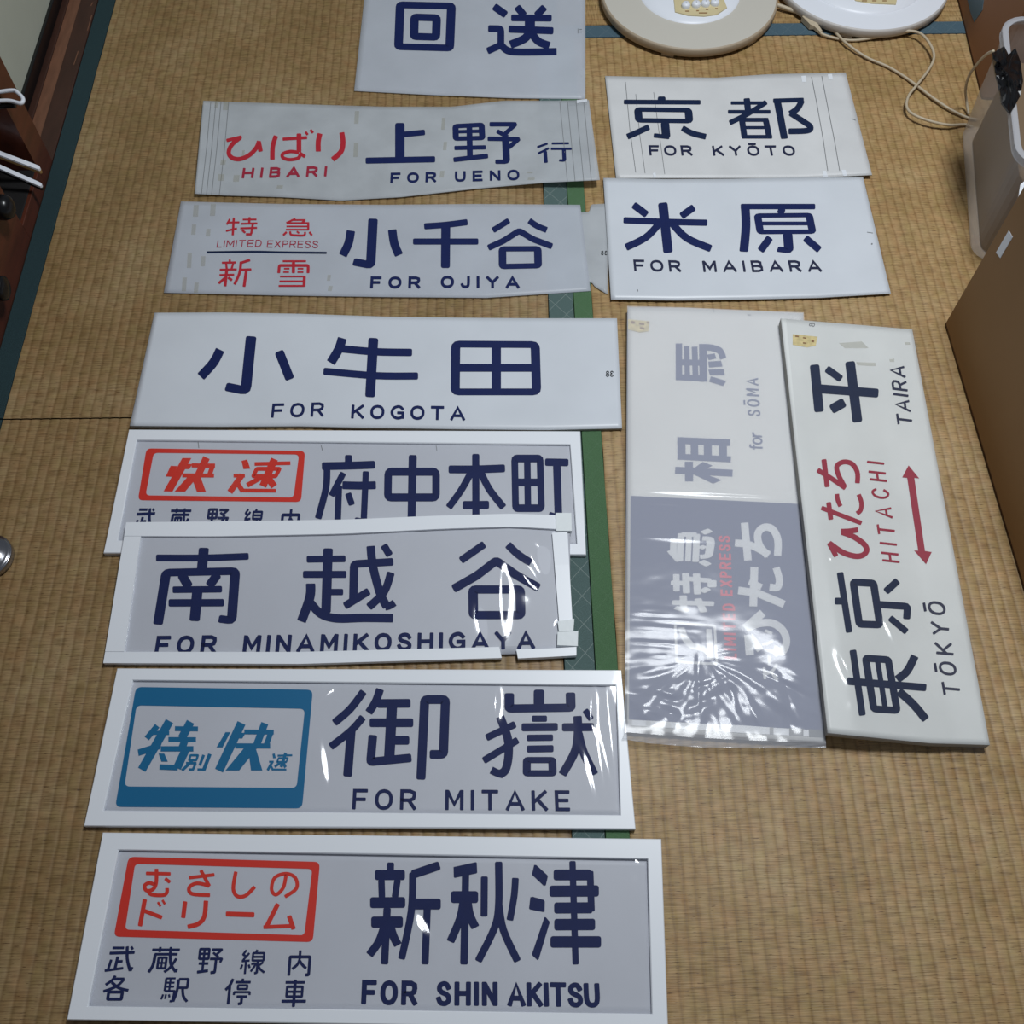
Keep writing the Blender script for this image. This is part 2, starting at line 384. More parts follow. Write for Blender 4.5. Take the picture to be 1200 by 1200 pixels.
class Printer:
    """collects flat print in pixel coordinates and lays it on a surface P(px,py,lift)"""
    def __init__(s, surf): s.surf = surf; s.v = []; s.f = []; s.k = 0
    def _lift(s):
        s.k += 1; return 0.00035 + 0.000012 * s.k
    def ribbon(s, pts, w, closed=False, butt=False, kx=1.0, tf=lambda x, y: (x, y), step=9.0):
        # kx squeezes the pen: y is divided by kx afterwards
        p = [Vector((a, b * kx)) for a, b in pts]
        q = [p[0]]
        for a in p[1:]:
            if (a - q[-1]).length > 1e-4: q.append(a)
        p = q
        if closed and (p[0] - p[-1]).length < 1e-4: p.pop()
        n = len(p)
        if n < 2: return
        rows = []
        def nrm(a, b):
            d = (b - a).normalized(); return Vector((-d.y, d.x))
        idx = range(n)
        for i in idx:
            if closed or 0 < i < n - 1:
                n1 = nrm(p[i - 1], p[i]); n2 = nrm(p[i], p[(i + 1) % n]); m = n1 + n2
                m = m / max(0.62, m.length_squared / 2)
            elif i == 0: m = nrm(p[0], p[1])
            else: m = nrm(p[-2], p[-1])
            rows.append([p[i], m, w / 2])
        if not closed and not butt:
            r = min(w * 0.20, (p[1] - p[0]).length * 0.45, (p[-1] - p[-2]).length * 0.45)
            d0 = (p[1] - p[0]).normalized(); d1 = (p[-1] - p[-2]).normalized()
            m0, m1 = rows[0][1], rows[-1][1]
            a0, a1 = p[0].copy(), p[-1].copy()
            rows = [[a0, m0, w / 2 - r], [a0 + d0 * r * 0.3, m0, w / 2 - r * 0.3], [a0 + d0 * r, m0, w / 2]] + rows[1:-1] + [[a1 - d1 * r, m1, w / 2], [a1 - d1 * r * 0.3, m1, w / 2 - r * 0.3], [a1, m1, w / 2 - r]]
        # subdivide long runs (measured in picture pixels after tf)
        out = []
        cnt = len(rows)
        rng = range(cnt if closed else cnt - 1)
        for i in rng:
            a, b = rows[i], rows[(i + 1) % cnt]
            pa, pb = tf(a[0].x, a[0].y / kx), tf(b[0].x, b[0].y / kx)
            L = sqrt((pa[0] - pb[0]) ** 2 + (pa[1] - pb[1]) ** 2)
            m = max(1, int(L / step + 0.5))
            for j in range(m):
                t = j / m
                out.append((a[0].lerp(b[0], t), a[1].lerp(b[1], t), a[2] * (1 - t) + b[2] * t))
        if not closed: out.append(tuple(rows[-1]))
        lift = s._lift(); base = len(s.v)
        for c, m, h in out:
            for sg in (-1, 0, 1):
                q = c + m * (h * sg)
                X, Y = tf(q.x, q.y / kx); s.v.append(s.surf(X, Y, lift))
        N = len(out)
        for i in range(N if closed else N - 1):
            j = (i + 1) % N
            for c in (0, 1):
                s.f.append((base + 3 * i + c, base + 3 * i + c + 1, base + 3 * j + c + 1, base + 3 * j + c))
    def poly(s, pts, tf=lambda x, y: (x, y)):
        lift = s._lift(); base = len(s.v)
        q = [tf(*a) for a in pts]
        for X, Y in q: s.v.append(s.surf(X, Y, lift))
        for t in tessellate_polygon([[Vector((a[0], a[1], 0)) for a in q]]): s.f.append(tuple(base + i for i in t))
    def band(s, outer, inner):
        lift = s._lift(); base = len(s.v); n = len(outer)
        for a, b in zip(outer, inner):
            for k in range(4):
                t = k / 3
                s.v.append(s.surf(a[0] * (1 - t) + b[0] * t, a[1] * (1 - t) + b[1] * t, lift))
        for i in range(n):
            j = (i + 1) % n
            for k in range(3): s.f.append((base + 4 * i + k, base + 4 * i + k + 1, base + 4 * j + k + 1, base + 4 * j + k))
    def glyph(s, text, tf, wmul=1.0):
        for part in text.split(';'):
            part = part.strip()
            if not part: continue
            head, body = part.split(':')
            pts = [tuple(float(c) for c in t.split(',')) for t in body.split()]
            head = head.strip(); fl_ = ''
            while head and head[0].isalpha(): fl_ += head[0]; head = head[1:]
            if 'f' in fl_: s.poly(pts, tf); continue
            rr = None
            if 'r' in head: head, rr = head.split('r')
            if '/' in head: wx, wy = [float(a) for a in head.split('/')]
            else: wx = wy = float(head)
            wx *= wmul; wy *= wmul
            closed = 'c' in fl_
            if 's' in fl_: pts = smooth_pts(pts)
            elif len(pts) > 2: pts = round_pts(pts, float(rr) if rr else wx * 0.28, closed)
            s.ribbon(pts, wx, closed, 'b' in fl_, wx / wy, tf)
    def done(s, name, m, parent):
        # face up
        f2 = []
        for f in s.f:
            a, b, c = (Vector(s.v[i]) for i in f[:3])
            f2.append(f if (b - a).cross(c - a).z > 0 else f[::-1])
        return mesh(name, s.v, f2, m, parent)

def crop(ox, oy, sx, sy=None):
    sy = sy or sx
    return lambda x, y: (ox + x / sx, oy + y / sy)
def boxtf(x0, y0, x1, y1, src=(0, 0, 100, 100)):
    """unit box to a box on the sheet, leaning with the sheet's own perspective"""
    k = ((x0 + x1) / 2 - 558) / ((y0 + y1) / 2 + 1568)
    def tf(x, y):
        u = (x - src[0]) / (src[2] - src[0]); v = (y - src[1]) / (src[3] - src[1])
        Y = y0 + (y1 - y0) * v
        return (x0 + (x1 - x0) * u + k * (Y - (y0 + y1) / 2), Y)
    return tf
def vectf(o, right, down, src):
    def tf(x, y):
        u = (x - src[0]) / (src[2] - src[0]); v = (y - src[1]) / (src[3] - src[1])
        return (o[0] + right[0] * u + down[0] * v, o[1] + right[1] * u + down[1] * v)
    return tf

# single-line capitals, unit height (0 = baseline, 1 = cap line); value = (width, strokes)
LET = {
 'A': (.80, '0,0 .40,1 .80,0;.14,.30 .66,.30'), 'B': (.64, '0,0 0,1 .42,1 .60,.90 .60,.62 .42,.53 0,.53;.42,.53 .64,.42 .64,.12 .42,0 0,0'),
 'C': (.78, '~.78,.78 .60,.97 .38,1 .12,.85 0,.5 .12,.15 .38,0 .60,.03 .78,.22'), 'D': (.70, '0,0 0,1 .38,1 .62,.85 .70,.5 .62,.15 .38,0 0,0'),
 'E': (.56, '.56,1 0,1 0,0 .56,0;0,.52 .50,.52'), 'F': (.56, '0,0 0,1 .56,1;0,.50 .48,.50'),
 'G': (.80, '~.76,.80 .60,.97 .38,1 .12,.85 0,.5 .12,.15 .38,0 .64,.04 .78,.20;.46,.46 .79,.46 .79,.05'),
 'H': (.70, '0,0 0,1;.70,0 .70,1;0,.52 .70,.52'), 'I': (0.0, '0,0 0,1'), 'J': (.50, '~.50,1 .50,.45 .46,.10 .28,0 .08,.06 0,.25'),
 'K': (.66, '0,0 0,1;.62,1 0,.38;.22,.56 .66,0'), 'L': (.52, '0,1 0,0 .52,0'), 'M': (.84, '0,0 0,1;.06,.96 .42,.25 .78,.96;.84,1 .84,0'),
 'N': (.70, '0,0 0,1;.05,.96 .65,.04;.70,0 .70,1'), 'O': (.84, '@.42,1 .18,.93 .03,.72 0,.5 .03,.28 .18,.07 .42,0 .66,.07 .81,.28 .84,.5 .81,.72 .66,.93'),
 'P': (.62, '0,0 0,1 .40,1 .60,.90 .62,.75 .60,.58 .40,.48 0,.48'), 'R': (.66, '0,0 0,1 .42,1 .62,.90 .64,.74 .60,.56 .42,.47 0,.47;.36,.47 .66,0'),
 'S': (.66, '~.62,.80 .50,.96 .30,1 .08,.90 .05,.70 .20,.57 .45,.48 .62,.36 .64,.16 .48,.02 .28,0 .10,.06 0,.24'),
 'T': (.72, '0,1 .72,1;.36,1 .36,0'), 'U': (.70, '~0,1 0,.35 .10,.08 .35,0 .60,.08 .70,.35 .70,1'), 'X': (.74, '0,0 .70,1;.04,1 .74,0'),
 'Y': (.78, '0,1 .39,.48 .78,1;.39,.50 .39,0'), 'Z': (.7, '0,1 .7,1 0,0 .7,0'),
 'f': (.34, '~.36,.98 .22,1 .14,.86 .14,.5 .14,0;0,.68 .34,.68'), 'o': (.56, '@.28,.72 .08,.62 0,.36 .08,.10 .28,0 .48,.10 .56,.36 .48,.62'),
 'r': (.32, '0,0 0,.70;~0,.45 .12,.66 .32,.70'),
 '3': (.5, '~.02,.82 .2,1 .42,.92 .45,.7 .22,.54 .46,.42 .5,.18 .25,0 0,.15'), '8': (.5, '@.25,1 .05,.88 .08,.62 .25,.53 .42,.62 .45,.88;@.25,.53 .02,.40 0,.15 .25,0 .5,.15 .48,.40'),
}
LET['Ō'] = (.84, LET['O'][1] + ';.17,1.30 .67,1.30')
LW = {'E': 1.18, 'F': 1.18, 'R': 1.1, 'A': 1.08, 'K': 1.1, 'T': 1.08, 'H': 1.06, 'B': 1.06, 'O': 0.96, 'Ō': 0.96}
def letters(P, word, p0, p1, h, lw, sw, up=None, butt=False):
    """word from p0 to p1 along its baseline; h cap height, sw pen in pixels"""
    p0 = Vector(p0); p1 = Vector(p1)
    d = p1 - p0; Lg = d.length; d /= Lg
    hh = h - sw * 0.9
    WD = lambda c: LET[c][0] * LW.get(c, 1)
    tot = sum(WD(c) for c in word) * hh * lw
    gap = (Lg - sw * len(word) - tot) / max(1, len(word) - 1)
    x = sw / 2
    for c in word:
        cx = p0 + d * (x + WD(c) * hh * lw / 2)
        if up is None:
            base_up = Vector((558 - cx.x, -1568 - cx.y)); base_up /= -base_up.y
            U = base_up * 1.0
        else:
            U = Vector(up) / Vector(up).length
        def tf(a, b, x=x, U=U, kk=LW.get(c, 1)):
            q = p0 + d * (x + a * hh * lw * kk) + U * (sw * 0.45 + b * hh)
            return (q.x, q.y)
        for st in LET[c][1].split(';'):
            sm = st[0]; st2 = st.lstrip('~@')
            pts = [tuple(float(k) for k in t.split(',')) for t in st2.split()]
            if sm == '@': pts = smooth_pts(pts + [pts[0]], 3)[:-1]
            elif sm == '~': pts = smooth_pts(pts, 3)
            q = [tf(*a) for a in pts]
            if sm != '@':
                a0, a1 = Vector(q[0]), Vector(q[1]); q[0] = tuple(a0 + (a0 - a1).normalized() * sw * 0.42)
                a0, a1 = Vector(q[-1]), Vector(q[-2]); q[-1] = tuple(a0 + (a0 - a1).normalized() * sw * 0.42)
            P.ribbon(q, sw, closed=(sm == '@'), butt=butt, step=14)
        x += WD(c) * hh * lw + sw + gap

def rounded_quad(q, r, n=5):
    out = []
    for i in range(4):
        a, b, c = Vector(q[i - 1]), Vector(q[i]), Vector(q[(i + 1) % 4])
        s = b + (a - b).normalized() * r; e = b + (c - b).normalized() * r
        for k in range(n + 1):
            t = k / n; out.append(tuple(s * (1 - t) ** 2 + b * 2 * t * (1 - t) + e * t * t))
        # extra points along the side so that the two rings bend with the sheet
        d = Vector(q[(i + 1) % 4])
        e2 = d + (b - d).normalized() * r
        for k in range(1, 12):
            out.append(tuple(e.lerp(e2, k / 12)))
    return out

# ------------------------------------------------------------------ sheets
def poly_at(pts, s):
    L = len(pts) - 1; k = min(int(s * L), L - 1); t = s * L - k
    a, b = pts[k], pts[k + 1]
    return (a[0] + (b[0] - a[0]) * t, a[1] + (b[1] - a[1]) * t)
class Sheet:
    """a sheet bounded above and below by picture outlines, lying at height h(x, y)"""
    def __init__(s, top, bot, h, floor=0.0):
        s.top, s.bot, s.h = top, bot, h
    def P(s, px, py, lift=0.0):
        p = at(px, py, 0.004)
        for _ in range(3):
            z = s.h(p.x, p.y) + lift; p = at(px, py, z)
        return p
    def build(s, name, parent, m, th, nx=None, ny=None, smooth=True, lift=0.0, edge=None, holes=None):
        w = abs(s.top[-1][0] - s.top[0][0]); hgt = abs(s.bot[0][1] - s.top[0][1])
        nx = nx or max(4, int(w / 7)); ny = ny or max(4, int(hgt / 7))
        V = []; F = []; mi = []
        for j in range(ny + 1):
            for i in range(nx + 1):
                a = poly_at(s.top, i / nx); b = poly_at(s.bot, i / nx); t = j / ny
                V.append(s.P(a[0] + (b[0] - a[0]) * t, a[1] + (b[1] - a[1]) * t, lift))
        n = nx + 1; N = len(V)
        for j in range(ny):
            for i in range(nx):
                a = j * n + i; F.append((a, a + n, a + n + 1, a + 1)); mi.append(0)
        if th > 0:
            V += [Vector((v.x, v.y, max(v.z - th, 0.0016) if th < 0.5 else 0.0016)) for v in V]
            for j in range(ny):
                for i in range(nx):
                    a = N + j * n + i; F.append((a, a + 1, a + n + 1, a + n)); mi.append(0)
            ring = [i for i in range(n)] + [j * n + nx for j in range(1, ny + 1)] + [ny * n + i for i in range(nx - 1, -1, -1)] + [j * n for j in range(ny - 1, 0, -1)]
            for k in range(len(ring)):
                a, b = ring[k], ring[(k + 1) % len(ring)]
                F.append((a, b, N + b, N + a)); mi.append(1 if edge else 0)
        me = bpy.data.meshes.new(name); me.from_pydata([tuple(v) for v in V], [], F); me.update()
        o = link(name, me, parent, [m, edge] if edge else [m])
        me.polygons.foreach_set('material_index', mi)
        if smooth:
            me.polygons.foreach_set('use_smooth', [True] * (nx * ny) + [False] * (len(F) - nx * ny))
        return o

def nz(x, y, s, k=0): return noise.noise(Vector((x * s, y * s, k * 7.3 + 0.5)))
def chars(sh, parent, tf, data, m, wmul=1.0, name='character'):
    """each character its own print object"""
    for g_ in data:
        P = Printer(sh.P); P.glyph(g_, tf, wmul); P.done(name, m, parent)
def words(sh, parent, m, items, name='lettering', butt=False):
    for it in items:
        P = Printer(sh.P); letters(P, *it[:6], up=it[6] if len(it) > 6 else None, butt=butt); P.done(name, m, parent)
def lines(sh, parent, m, name, items):
    for w, pts in items:
        P = Printer(sh.P); P.ribbon(pts, w, butt=True); P.done(name, m, parent)
def patch(sh, parent, m, name, quads):
    for q in quads:
        P = Printer(sh.P); P.poly(q); P.done(name, m, parent)

def root_at(px, py, label, cat='sign', name='destination_sheet', group=None):
    p = at(px, py, 0.0012); return thing(name, label, cat, p, group)

# small characters in a 100 x 100 box
BU = '9: 18,8 60,8; 10: 10,28 100,25; s10: 70,2 77,50 94,95; 8: 100,80 95,96; 8: 84,3 92,14; 10: 42,40 38,88; 9: 42,60 62,58; 9: 20,52 14,90; 9: 2,94 68,84'
ZO = '9: 5,12 100,12; 8: 32,1 32,21; 8: 68,1 68,21; 9: 15,29 94,29; s10: 18,29 15,70 3,98; s9: 68,20 75,65 96,97; 7: 99,84 96,98; s9: 92,45 74,80 56,97; c8: 31,42 58,42 58,82 31,82; 7: 31,62 58,62; 6: 44,42 44,82'
YA = 'c9: 5,5 42,5 42,42 5,42; 8: 5,23 42,23; 9: 23,5 23,90; 9: 5,60 44,60; 10: 2,93 46,87; 9: 52,7 92,7 72,26; 8: 58,18 82,36; 9: 48,42 96,42 90,56; 10: 73,42 73,93 56,95'
SE = '8: 20,2 8,20 22,28; 8: 32,14 8,45; 8: 5,47 36,44; 8: 22,45 22,98; 8: 9,60 3,80; 8: 33,60 39,74; 8: 62,1 58,12; c8: 47,14 90,14 90,44 47,44; 8: 47,29 90,29; 9: 68,44 68,92 58,95; s8: 43,58 60,58 44,88; 8: 90,50 76,62; s8: 70,60 80,78 98,92'
NA = '11: 10,98 10,26 92,26 92,94 78,95; 10: 50,1 50,36; s10: 50,36 42,55 22,72; s10: 50,40 62,55 80,70'
KA = 's10: 40,2 30,20 8,38; 10: 36,15 76,15; s10: 76,15 50,44 3,64; s10: 30,28 60,50 98,60; c11: 24,66 76,66 76,94 24,94'
EK = '8: 12,4 12,55; 7: 12,5 46,5; 7: 12,22 44,22; 7: 12,38 44,38; 7: 28,5 28,55; 8: 12,55 48,55 44,95 34,95; 7: 8,68 3,88; 7: 18,68 17,86; 7: 29,68 32,80; 9: 58,8 92,8 92,42 58,42; s9: 58,8 56,60 47,97; s9: 75,42 82,75 98,97'
TE = 's10: 28,1 18,25 2,44; 10: 18,28 18,99; 9: 66,0 66,12; 9: 38,14 98,14; c8: 50,26 86,26 86,40 50,40; 8: 37,63 37,52 98,52 98,63; 9: 48,69 90,69; 10: 69,69 69,95 56,97'
SH = '9: 12,10 88,10; c9: 20,26 80,26 80,62 20,62; 8: 20,44 80,44; 10: 2,79 98,79; 11: 50,0 50,100'
TOKU = '18: 235,92 205,145; 18: 215,126 325,124; 22: 272,80 262,245; 18: 198,205 302,180; 16: 355,98 485,97; 22: 420,75 416,130; 18: 340,137 493,133; 18: 332,180 490,175; 22: 450,140 435,232; 22: 385,236 440,236; 20: 350,196 380,222'
KYU = '18: 850,90 765,130; 16: 810,103 945,102; 20: 938,105 912,128; 16: 765,130 980,130; 14: 765,162 975,162; 16: 760,192 975,192; 20: 970,130 970,192; 20: 768,213 735,245; s20: 800,208 808,238 850,245 930,245 940,214; 16: 862,208 885,226; 20: 980,213 1005,246'

# --- 1: 回送
sh = Sheet([(430, -30), (520, -30), (600, -30), (686, -22)], [(415, 106.5), (500, 111), (600, 115), (686, 116)],
           lambda x, y: 0.0022 + 0.0015 * (0.5 + nz(x, y, 4, 1)) + 0.0006 * sin(y * 22))
r = root_at(550, 60, 'plain white sheet cut off by the top edge of the photo, two big navy characters 回送', 'sign')
s_ = sh.build('sheet', r, M['paper_thin'], 0.0003)
chars(sh, s_, crop(440, 0, 5), ['c52/40: 145,28 445,35 435,281 135,273; c50/42: 229,100 359,104 355,217 226,213',
  '44: 694,36 766,88; 42: 828,38 873,92; 42: 992,40 942,92; 40: 795,104 1033,106; 42: 780,170 1043,180; 60/50: 905,90 905,190; s48: 905,180 875,225 790,262; s46: 912,190 955,242 1020,268; 40r16: 660,167 735,168 735,265; 40: 655,300 738,262; s42: 735,262 775,296 850,305 1062,302'], M['navy'])
patch(sh, s_, M['pencil'], 'edge_mark', [[(677, 33.5), (677.8, 33.5), (677.8, 39), (677, 39)], [(679, 34), (682, 34), (682, 34.8), (679, 34.8)], [(679, 37), (682, 37), (682, 37.8), (679, 37.8)]])

# --- 2: ひばり 上野行
def h2(x, y):
    c0 = at(700, 212)
    d = sqrt((x - c0.x) ** 2 + (y - c0.y) ** 2)
    a0 = at(233, 150)
    return 0.004 + 0.0025 * nz(x, y, 5, 2) + 0.0012 * nz(x, y, 13, 3) + 0.013 * exp(-(d / 0.12) ** 2) + 0.006 * exp(-((x - a0.x) / 0.04) ** 2)
sh = Sheet([(238, 118), (262, 119), (350, 122), (450, 125), (530, 125), (590, 118), (650, 118), (690, 117)],
           [(228, 227), (262, 229), (330, 231), (400, 235), (470, 231), (560, 221), (640, 214), (703, 211)], h2)
r = root_at(460, 170, 'creased worn white sheet with red ひばり HIBARI beside navy 上野 FOR UENO', 'sign')
s_ = sh.build('sheet', r, M['paper_worn'], 0.0003, nx=90, ny=22)
chars(sh, s_, crop(250, 130, 6), ['24: 92,208 200,182; s31: 190,186 132,235 108,290 130,328 185,338 250,312 300,262 322,212; 32: 318,212 333,286',
  's33: 440,174 418,250 415,342; 22: 487,198 660,187; 34: 602,158 602,290; s24: 602,292 540,285 488,302 492,330 540,342 598,330 610,300; 24: 606,296 646,322; 17: 648,146 664,168; 18: 682,132 702,154',
  's36: 750,158 738,215 738,285; s36: 903,150 912,220 898,285 838,342'], M['red'])
chars(sh, s_, crop(420, 125, 5), ['56: 243,95 243,310; 33: 268,162 390,150; 36: 42,316 450,308',
  'c36/26: 569,114 722,106 726,183 571,187; 20: 570,147 725,143; 34/34: 650,105 654,300; 25: 562,242 747,238; 28: 557,311 760,288; 26r8: 768,103 920,103 852,166; 24: 812,142 876,178; 26r8: 757,187 938,190 880,240; 42/26r14: 862,178 868,322 802,322'], M['navy'])
chars(sh, s_, crop(600, 125, 10), ['26: 295,476 418,430; 26: 305,550 432,486; 44: 388,520 398,658; 26: 465,430 668,428; 28: 455,493 700,493; 46/28r18: 608,500 614,632 552,628'], M['navy'])
words(sh, s_, M['red_dull'], [('HIBARI', (283, 209), (382.5, 206.8), 12.3, 1.5, 3.0)])
words(sh, s_, M['navy'], [('FOR', (457.2, 214.6), (511.2, 213.6), 12.2, 1.42, 2.9), ('UENO', (533, 213), (608.8, 211), 12.4, 1.42, 2.9)])
lines(sh, s_, M['pencil'], 'crease_line', [(0.7, [(x0, 119.5), (x0 - 5, 175), (x0 - 11, 227 + (x0 - 240) * .05)]) for x0 in (247, 253, 259, 268)] +
      [(0.6, [(x0, 119), (x0 + 4, 160), (x0 + 9, 213 - (x0 - 650) * .05)]) for x0 in (656, 665, 675, 684)])
patch(sh, s_, M['stain'], 'tape_mark', [[(x, y), (x + w, y), (x + w - 1, y + h), (x - 1, y + h)] for x, y, w, h in
      [(416, 130, 5, 15), (415, 167, 5, 17), (518, 138, 4, 14), (520, 166, 4, 10), (516, 200, 5, 8), (274, 205, 7, 8), (256, 204, 7, 8), (325, 217, 7, 4), (259, 187, 6, 6), (284, 176, 3, 9), (618, 201, 7, 2), (619, 208, 8, 3), (252, 118.5, 4, 8), (262, 119, 6, 10)]])
P = Printer(sh.P); P.poly([(663, 117.5), (688, 116), (688, 123), (665, 124.5)]); P.done('shiny_tape', M['bag_clear'], s_)
patch(sh, s_, M['tape_white'], 'white_tape', [[(676, 117), (688, 116), (688, 119), (676, 121)]])

# --- 3: 特急 新雪 小千谷
def h3(x, y):
    return 0.0035 + 0.0018 * nz(x, y, 4, 5) + 0.0008 * nz(x, y, 12, 6)
sh = Sheet([(212, 236), (330, 239), (450, 240), (560, 239), (680, 240)], [(192, 343), (320, 346), (450, 348), (570, 349), (692, 341)], h3)
r = root_at(440, 290, 'white sheet with red 特急 新雪 over and under a navy line, navy 小千谷 FOR OJIYA, notched right end', 'sign')
s_ = sh.build('sheet', r, M['paper_thin'], 0.0003, nx=80, ny=18)
# the notched tongue at the right end
tg = Sheet([(679, 248.5), (691, 248), (692.2, 239.5), (712, 238.5)], [(688, 331), (694, 331.5), (697, 336), (712, 345)], lambda x, y: h3(x, y) - 0.0006)
tg.build('sheet_tongue', r, M['paper_worn'], 0.0003, nx=10, ny=18)
chars(sh, s_, crop(240, 245, 8), [TOKU, KYU, '20: 233,472 236,500; 20: 160,503 293,500; 20: 200,510 206,562; 20: 266,510 250,562; 19: 140,568 300,565; 19: 137,618 276,615; 28: 206,565 190,724; 24: 195,640 130,696; 24: 218,640 256,668; 24: 425,476 345,502; s26: 340,492 325,600 278,706; 21: 340,568 437,565; 28: 390,570 368,728',
  '18: 730,488 950,488; 30: 832,488 830,600; 27r14: 693,600 699,528 970,528 968,600; 15: 742,558 795,558; 15: 735,590 790,590; 15: 870,558 925,558; 15: 868,590 925,590; 16: 705,632 936,632; 18: 700,677 930,677; 18: 692,720 935,720; 28: 934,628 930,726'], M['red'])
P = Printer(sh.P); P.glyph('s20: 20,405 460,400 700,405 1143,410', crop(240, 245, 8)); P.done('rule_line', M['navy_black'], s_)
words(sh, s_, M['red_dull'], [('LIMITED', (253.7, 290), (306.2, 289.2), 8.3, 1.25, 1.1), ('EXPRESS', (312.5, 290), (372.5, 290.6), 8.3, 1.2, 1.1)])
chars(sh, s_, crop(390, 245, 5), ['s50: 106,126 92,200 58,272; 56/44r22: 236,56 222,328 120,308; s50: 348,120 360,200 388,270',
  's36: 535,101 660,92 790,76; 36: 470,190 853,190; 53: 662,92 660,345'], M['navy'])
chars(sh, s_, crop(560, 245, 10), ['68: 175,250 366,132; s70: 600,133 690,195 808,245; 72r30: 120,455 300,372 484,254 640,350 872,438; c90/62: 288,466 702,464 707,663 290,672'], M['navy'])
words(sh, s_, M['navy'], [('FOR', (433.6, 338), (492.4, 338), 14, 1.35, 3.4), ('OJIYA', (516.4, 337.4), (609, 338), 14.2, 1.35, 3.4)])
patch(sh, s_, M['stain'], 'tape_mark', [[(x, y), (x + w, y), (x + w - 1, y + h), (x - 1, y + h)] for x, y, w, h in
      [(227, 240, 6, 14), (247, 239, 6, 14), (225, 263, 5, 12), (242, 268, 5, 9), (220, 296, 5, 18), (236, 300, 5, 12), (214, 325, 5, 16), (228, 331, 5, 12), (385, 335, 5, 6), (384, 322, 4, 7)]])
words(tg, s_, M['black'], [('38', (711.5, 299), (704.5, 299), 5.2, .9, .8, (0, -1))], name='edge_mark')

# --- 4: 京都
def h4(x, y):
    c0 = at(1020, 206); d = (x - c0.x) ** 2 + (y - c0.y) ** 2
    return 0.0032 + 0.0010 * nz(x, y, 6, 9) + 0.006 * exp(-d / 0.006)
sh = Sheet([(709, 89), (760, 90), (840, 91), (900, 87), (991, 85)], [(722, 209), (790, 209), (860, 209), (940, 209), (1022, 205)], h4)
r = root_at(860, 150, 'greyish white sheet with pencil creases, navy 京都 FOR KYŌTO', 'sign')
s_ = sh.build('sheet', r, M['paper_grey'], 0.0012, nx=50, ny=20, edge=M['edge'])
chars(sh, s_, crop(725, 95, 5), ['46: 252,90 252,124; 27: 30,122 480,124; c46/27: 113,166 408,170 414,234 119,230; 50: 271,240 279,332; 26: 205,318 298,328; s34: 50,326 110,300 178,268; s34: 372,274 430,305 512,326',
  '38/30: 750,100 760,190; 20: 657,128 860,128; 22: 640,180 890,180; s30: 866,122 760,190 650,245; 36/22: 722,222 737,326; 24: 735,227 878,227; 36/22: 862,227 882,326; 18: 745,272 880,272; 22: 722,326 900,326; 42/30: 928,108 972,338; 26: 905,115 1085,110; s36: 1074,112 1048,160 1004,192; s34: 1004,186 1085,238 1124,268 1105,290 995,294'], M['navy_black'])
words(sh, s_, M['navy_dull'], [('FOR', (761.3, 182.2), (812, 182.4), 12, 1.52, 2.6), ('KYŌTO', (836, 182.6), (932.8, 182.4), 12, 1.5, 2.6)])
lines(sh, s_, M['pencil'], 'crease_line', [(0.7, [(733, 96), (738, 150), (745, 202)]), (0.6, [(745, 110), (750, 160), (756, 203)]), (0.6, [(766, 108), (773, 160), (779, 204)]),
      (0.8, [(951, 90), (957, 120), (965, 165), (970, 200)]), (0.8, [(963, 89), (969, 120), (978, 165), (984, 200)]), (0.7, [(998, 139), (1003, 141)])])
patch(sh, s_, M['tape_white'], 'white_tape', [[(939, 89), (944, 88.6), (945, 96), (940, 96)], [(970, 87), (975, 86.6), (976, 93), (971, 93)], [(964, 200), (968, 200), (970, 207), (965, 207)], [(986, 199), (991, 199), (993, 206), (988, 206)], [(765, 203), (768, 202), (769, 208), (766, 208)]])
lines(sh, s_, M['bag_clear'], 'clear_tape_edge', [(1.6, [(724, 207.5), (790, 207.6), (860, 207.4), (940, 207.2), (1020, 203.5)])])

# --- 5: 米原
def h5(x, y): return 0.0048 + 0.0010 * nz(x, y, 5, 11)
sh = Sheet([(707, 208.5), (780, 210), (860, 209.5), (940, 208), (1011, 206)], [(716, 351), (790, 352), (870, 351), (960, 349), (1044, 344)], h5)
r = root_at(870, 280, 'clean bright white sheet in clear film, navy 米原 FOR MAIBARA', 'sign')
s_ = sh.build('sheet', r, M['paper'], 0.0014, nx=50, ny=22, edge=M['edge'])
chars(sh, s_, crop(725, 225, 5), ['42: 86,74 166,134; 42: 442,88 366,142; s37: 28,165 260,174 520,180; 56: 258,62 290,356; s42: 240,182 160,265 42,325; s43: 312,182 400,270 542,332',
  '32: 715,85 1152,85; s52/40: 741,80 746,200 733,350; 42: 960,94 946,128; c44/26: 814,138 1116,135 1136,232 830,234; 22: 815,184 1135,184; 56/32r18: 990,244 998,343 930,334; 44: 888,266 830,345; 42: 1092,268 1178,340'], M['navy'])
words(sh, s_, M['navy_dull'], [('FOR', (743.4, 317.6), (798.6, 318.6), 13.4, 1.42, 2.7), ('MAIBARA', (824.6, 318.8), (963.6, 318.4), 13.4, 1.42, 2.7)])
lines(sh, s_, M['pencil'], 'edge_mark', [(0.7, [(1016, 272), (1023, 273)]), (1.6, [(1021, 285.5), (1022.6, 286)]), (1.2, [(747, 339), (747.3, 341.4)])])
lines(sh, s_, M['bag_clear'], 'clear_tape_edge', [(2.0, [(717, 349.6), (790, 350.6), (870, 349.6), (960, 347.6), (1042, 342.6)])])

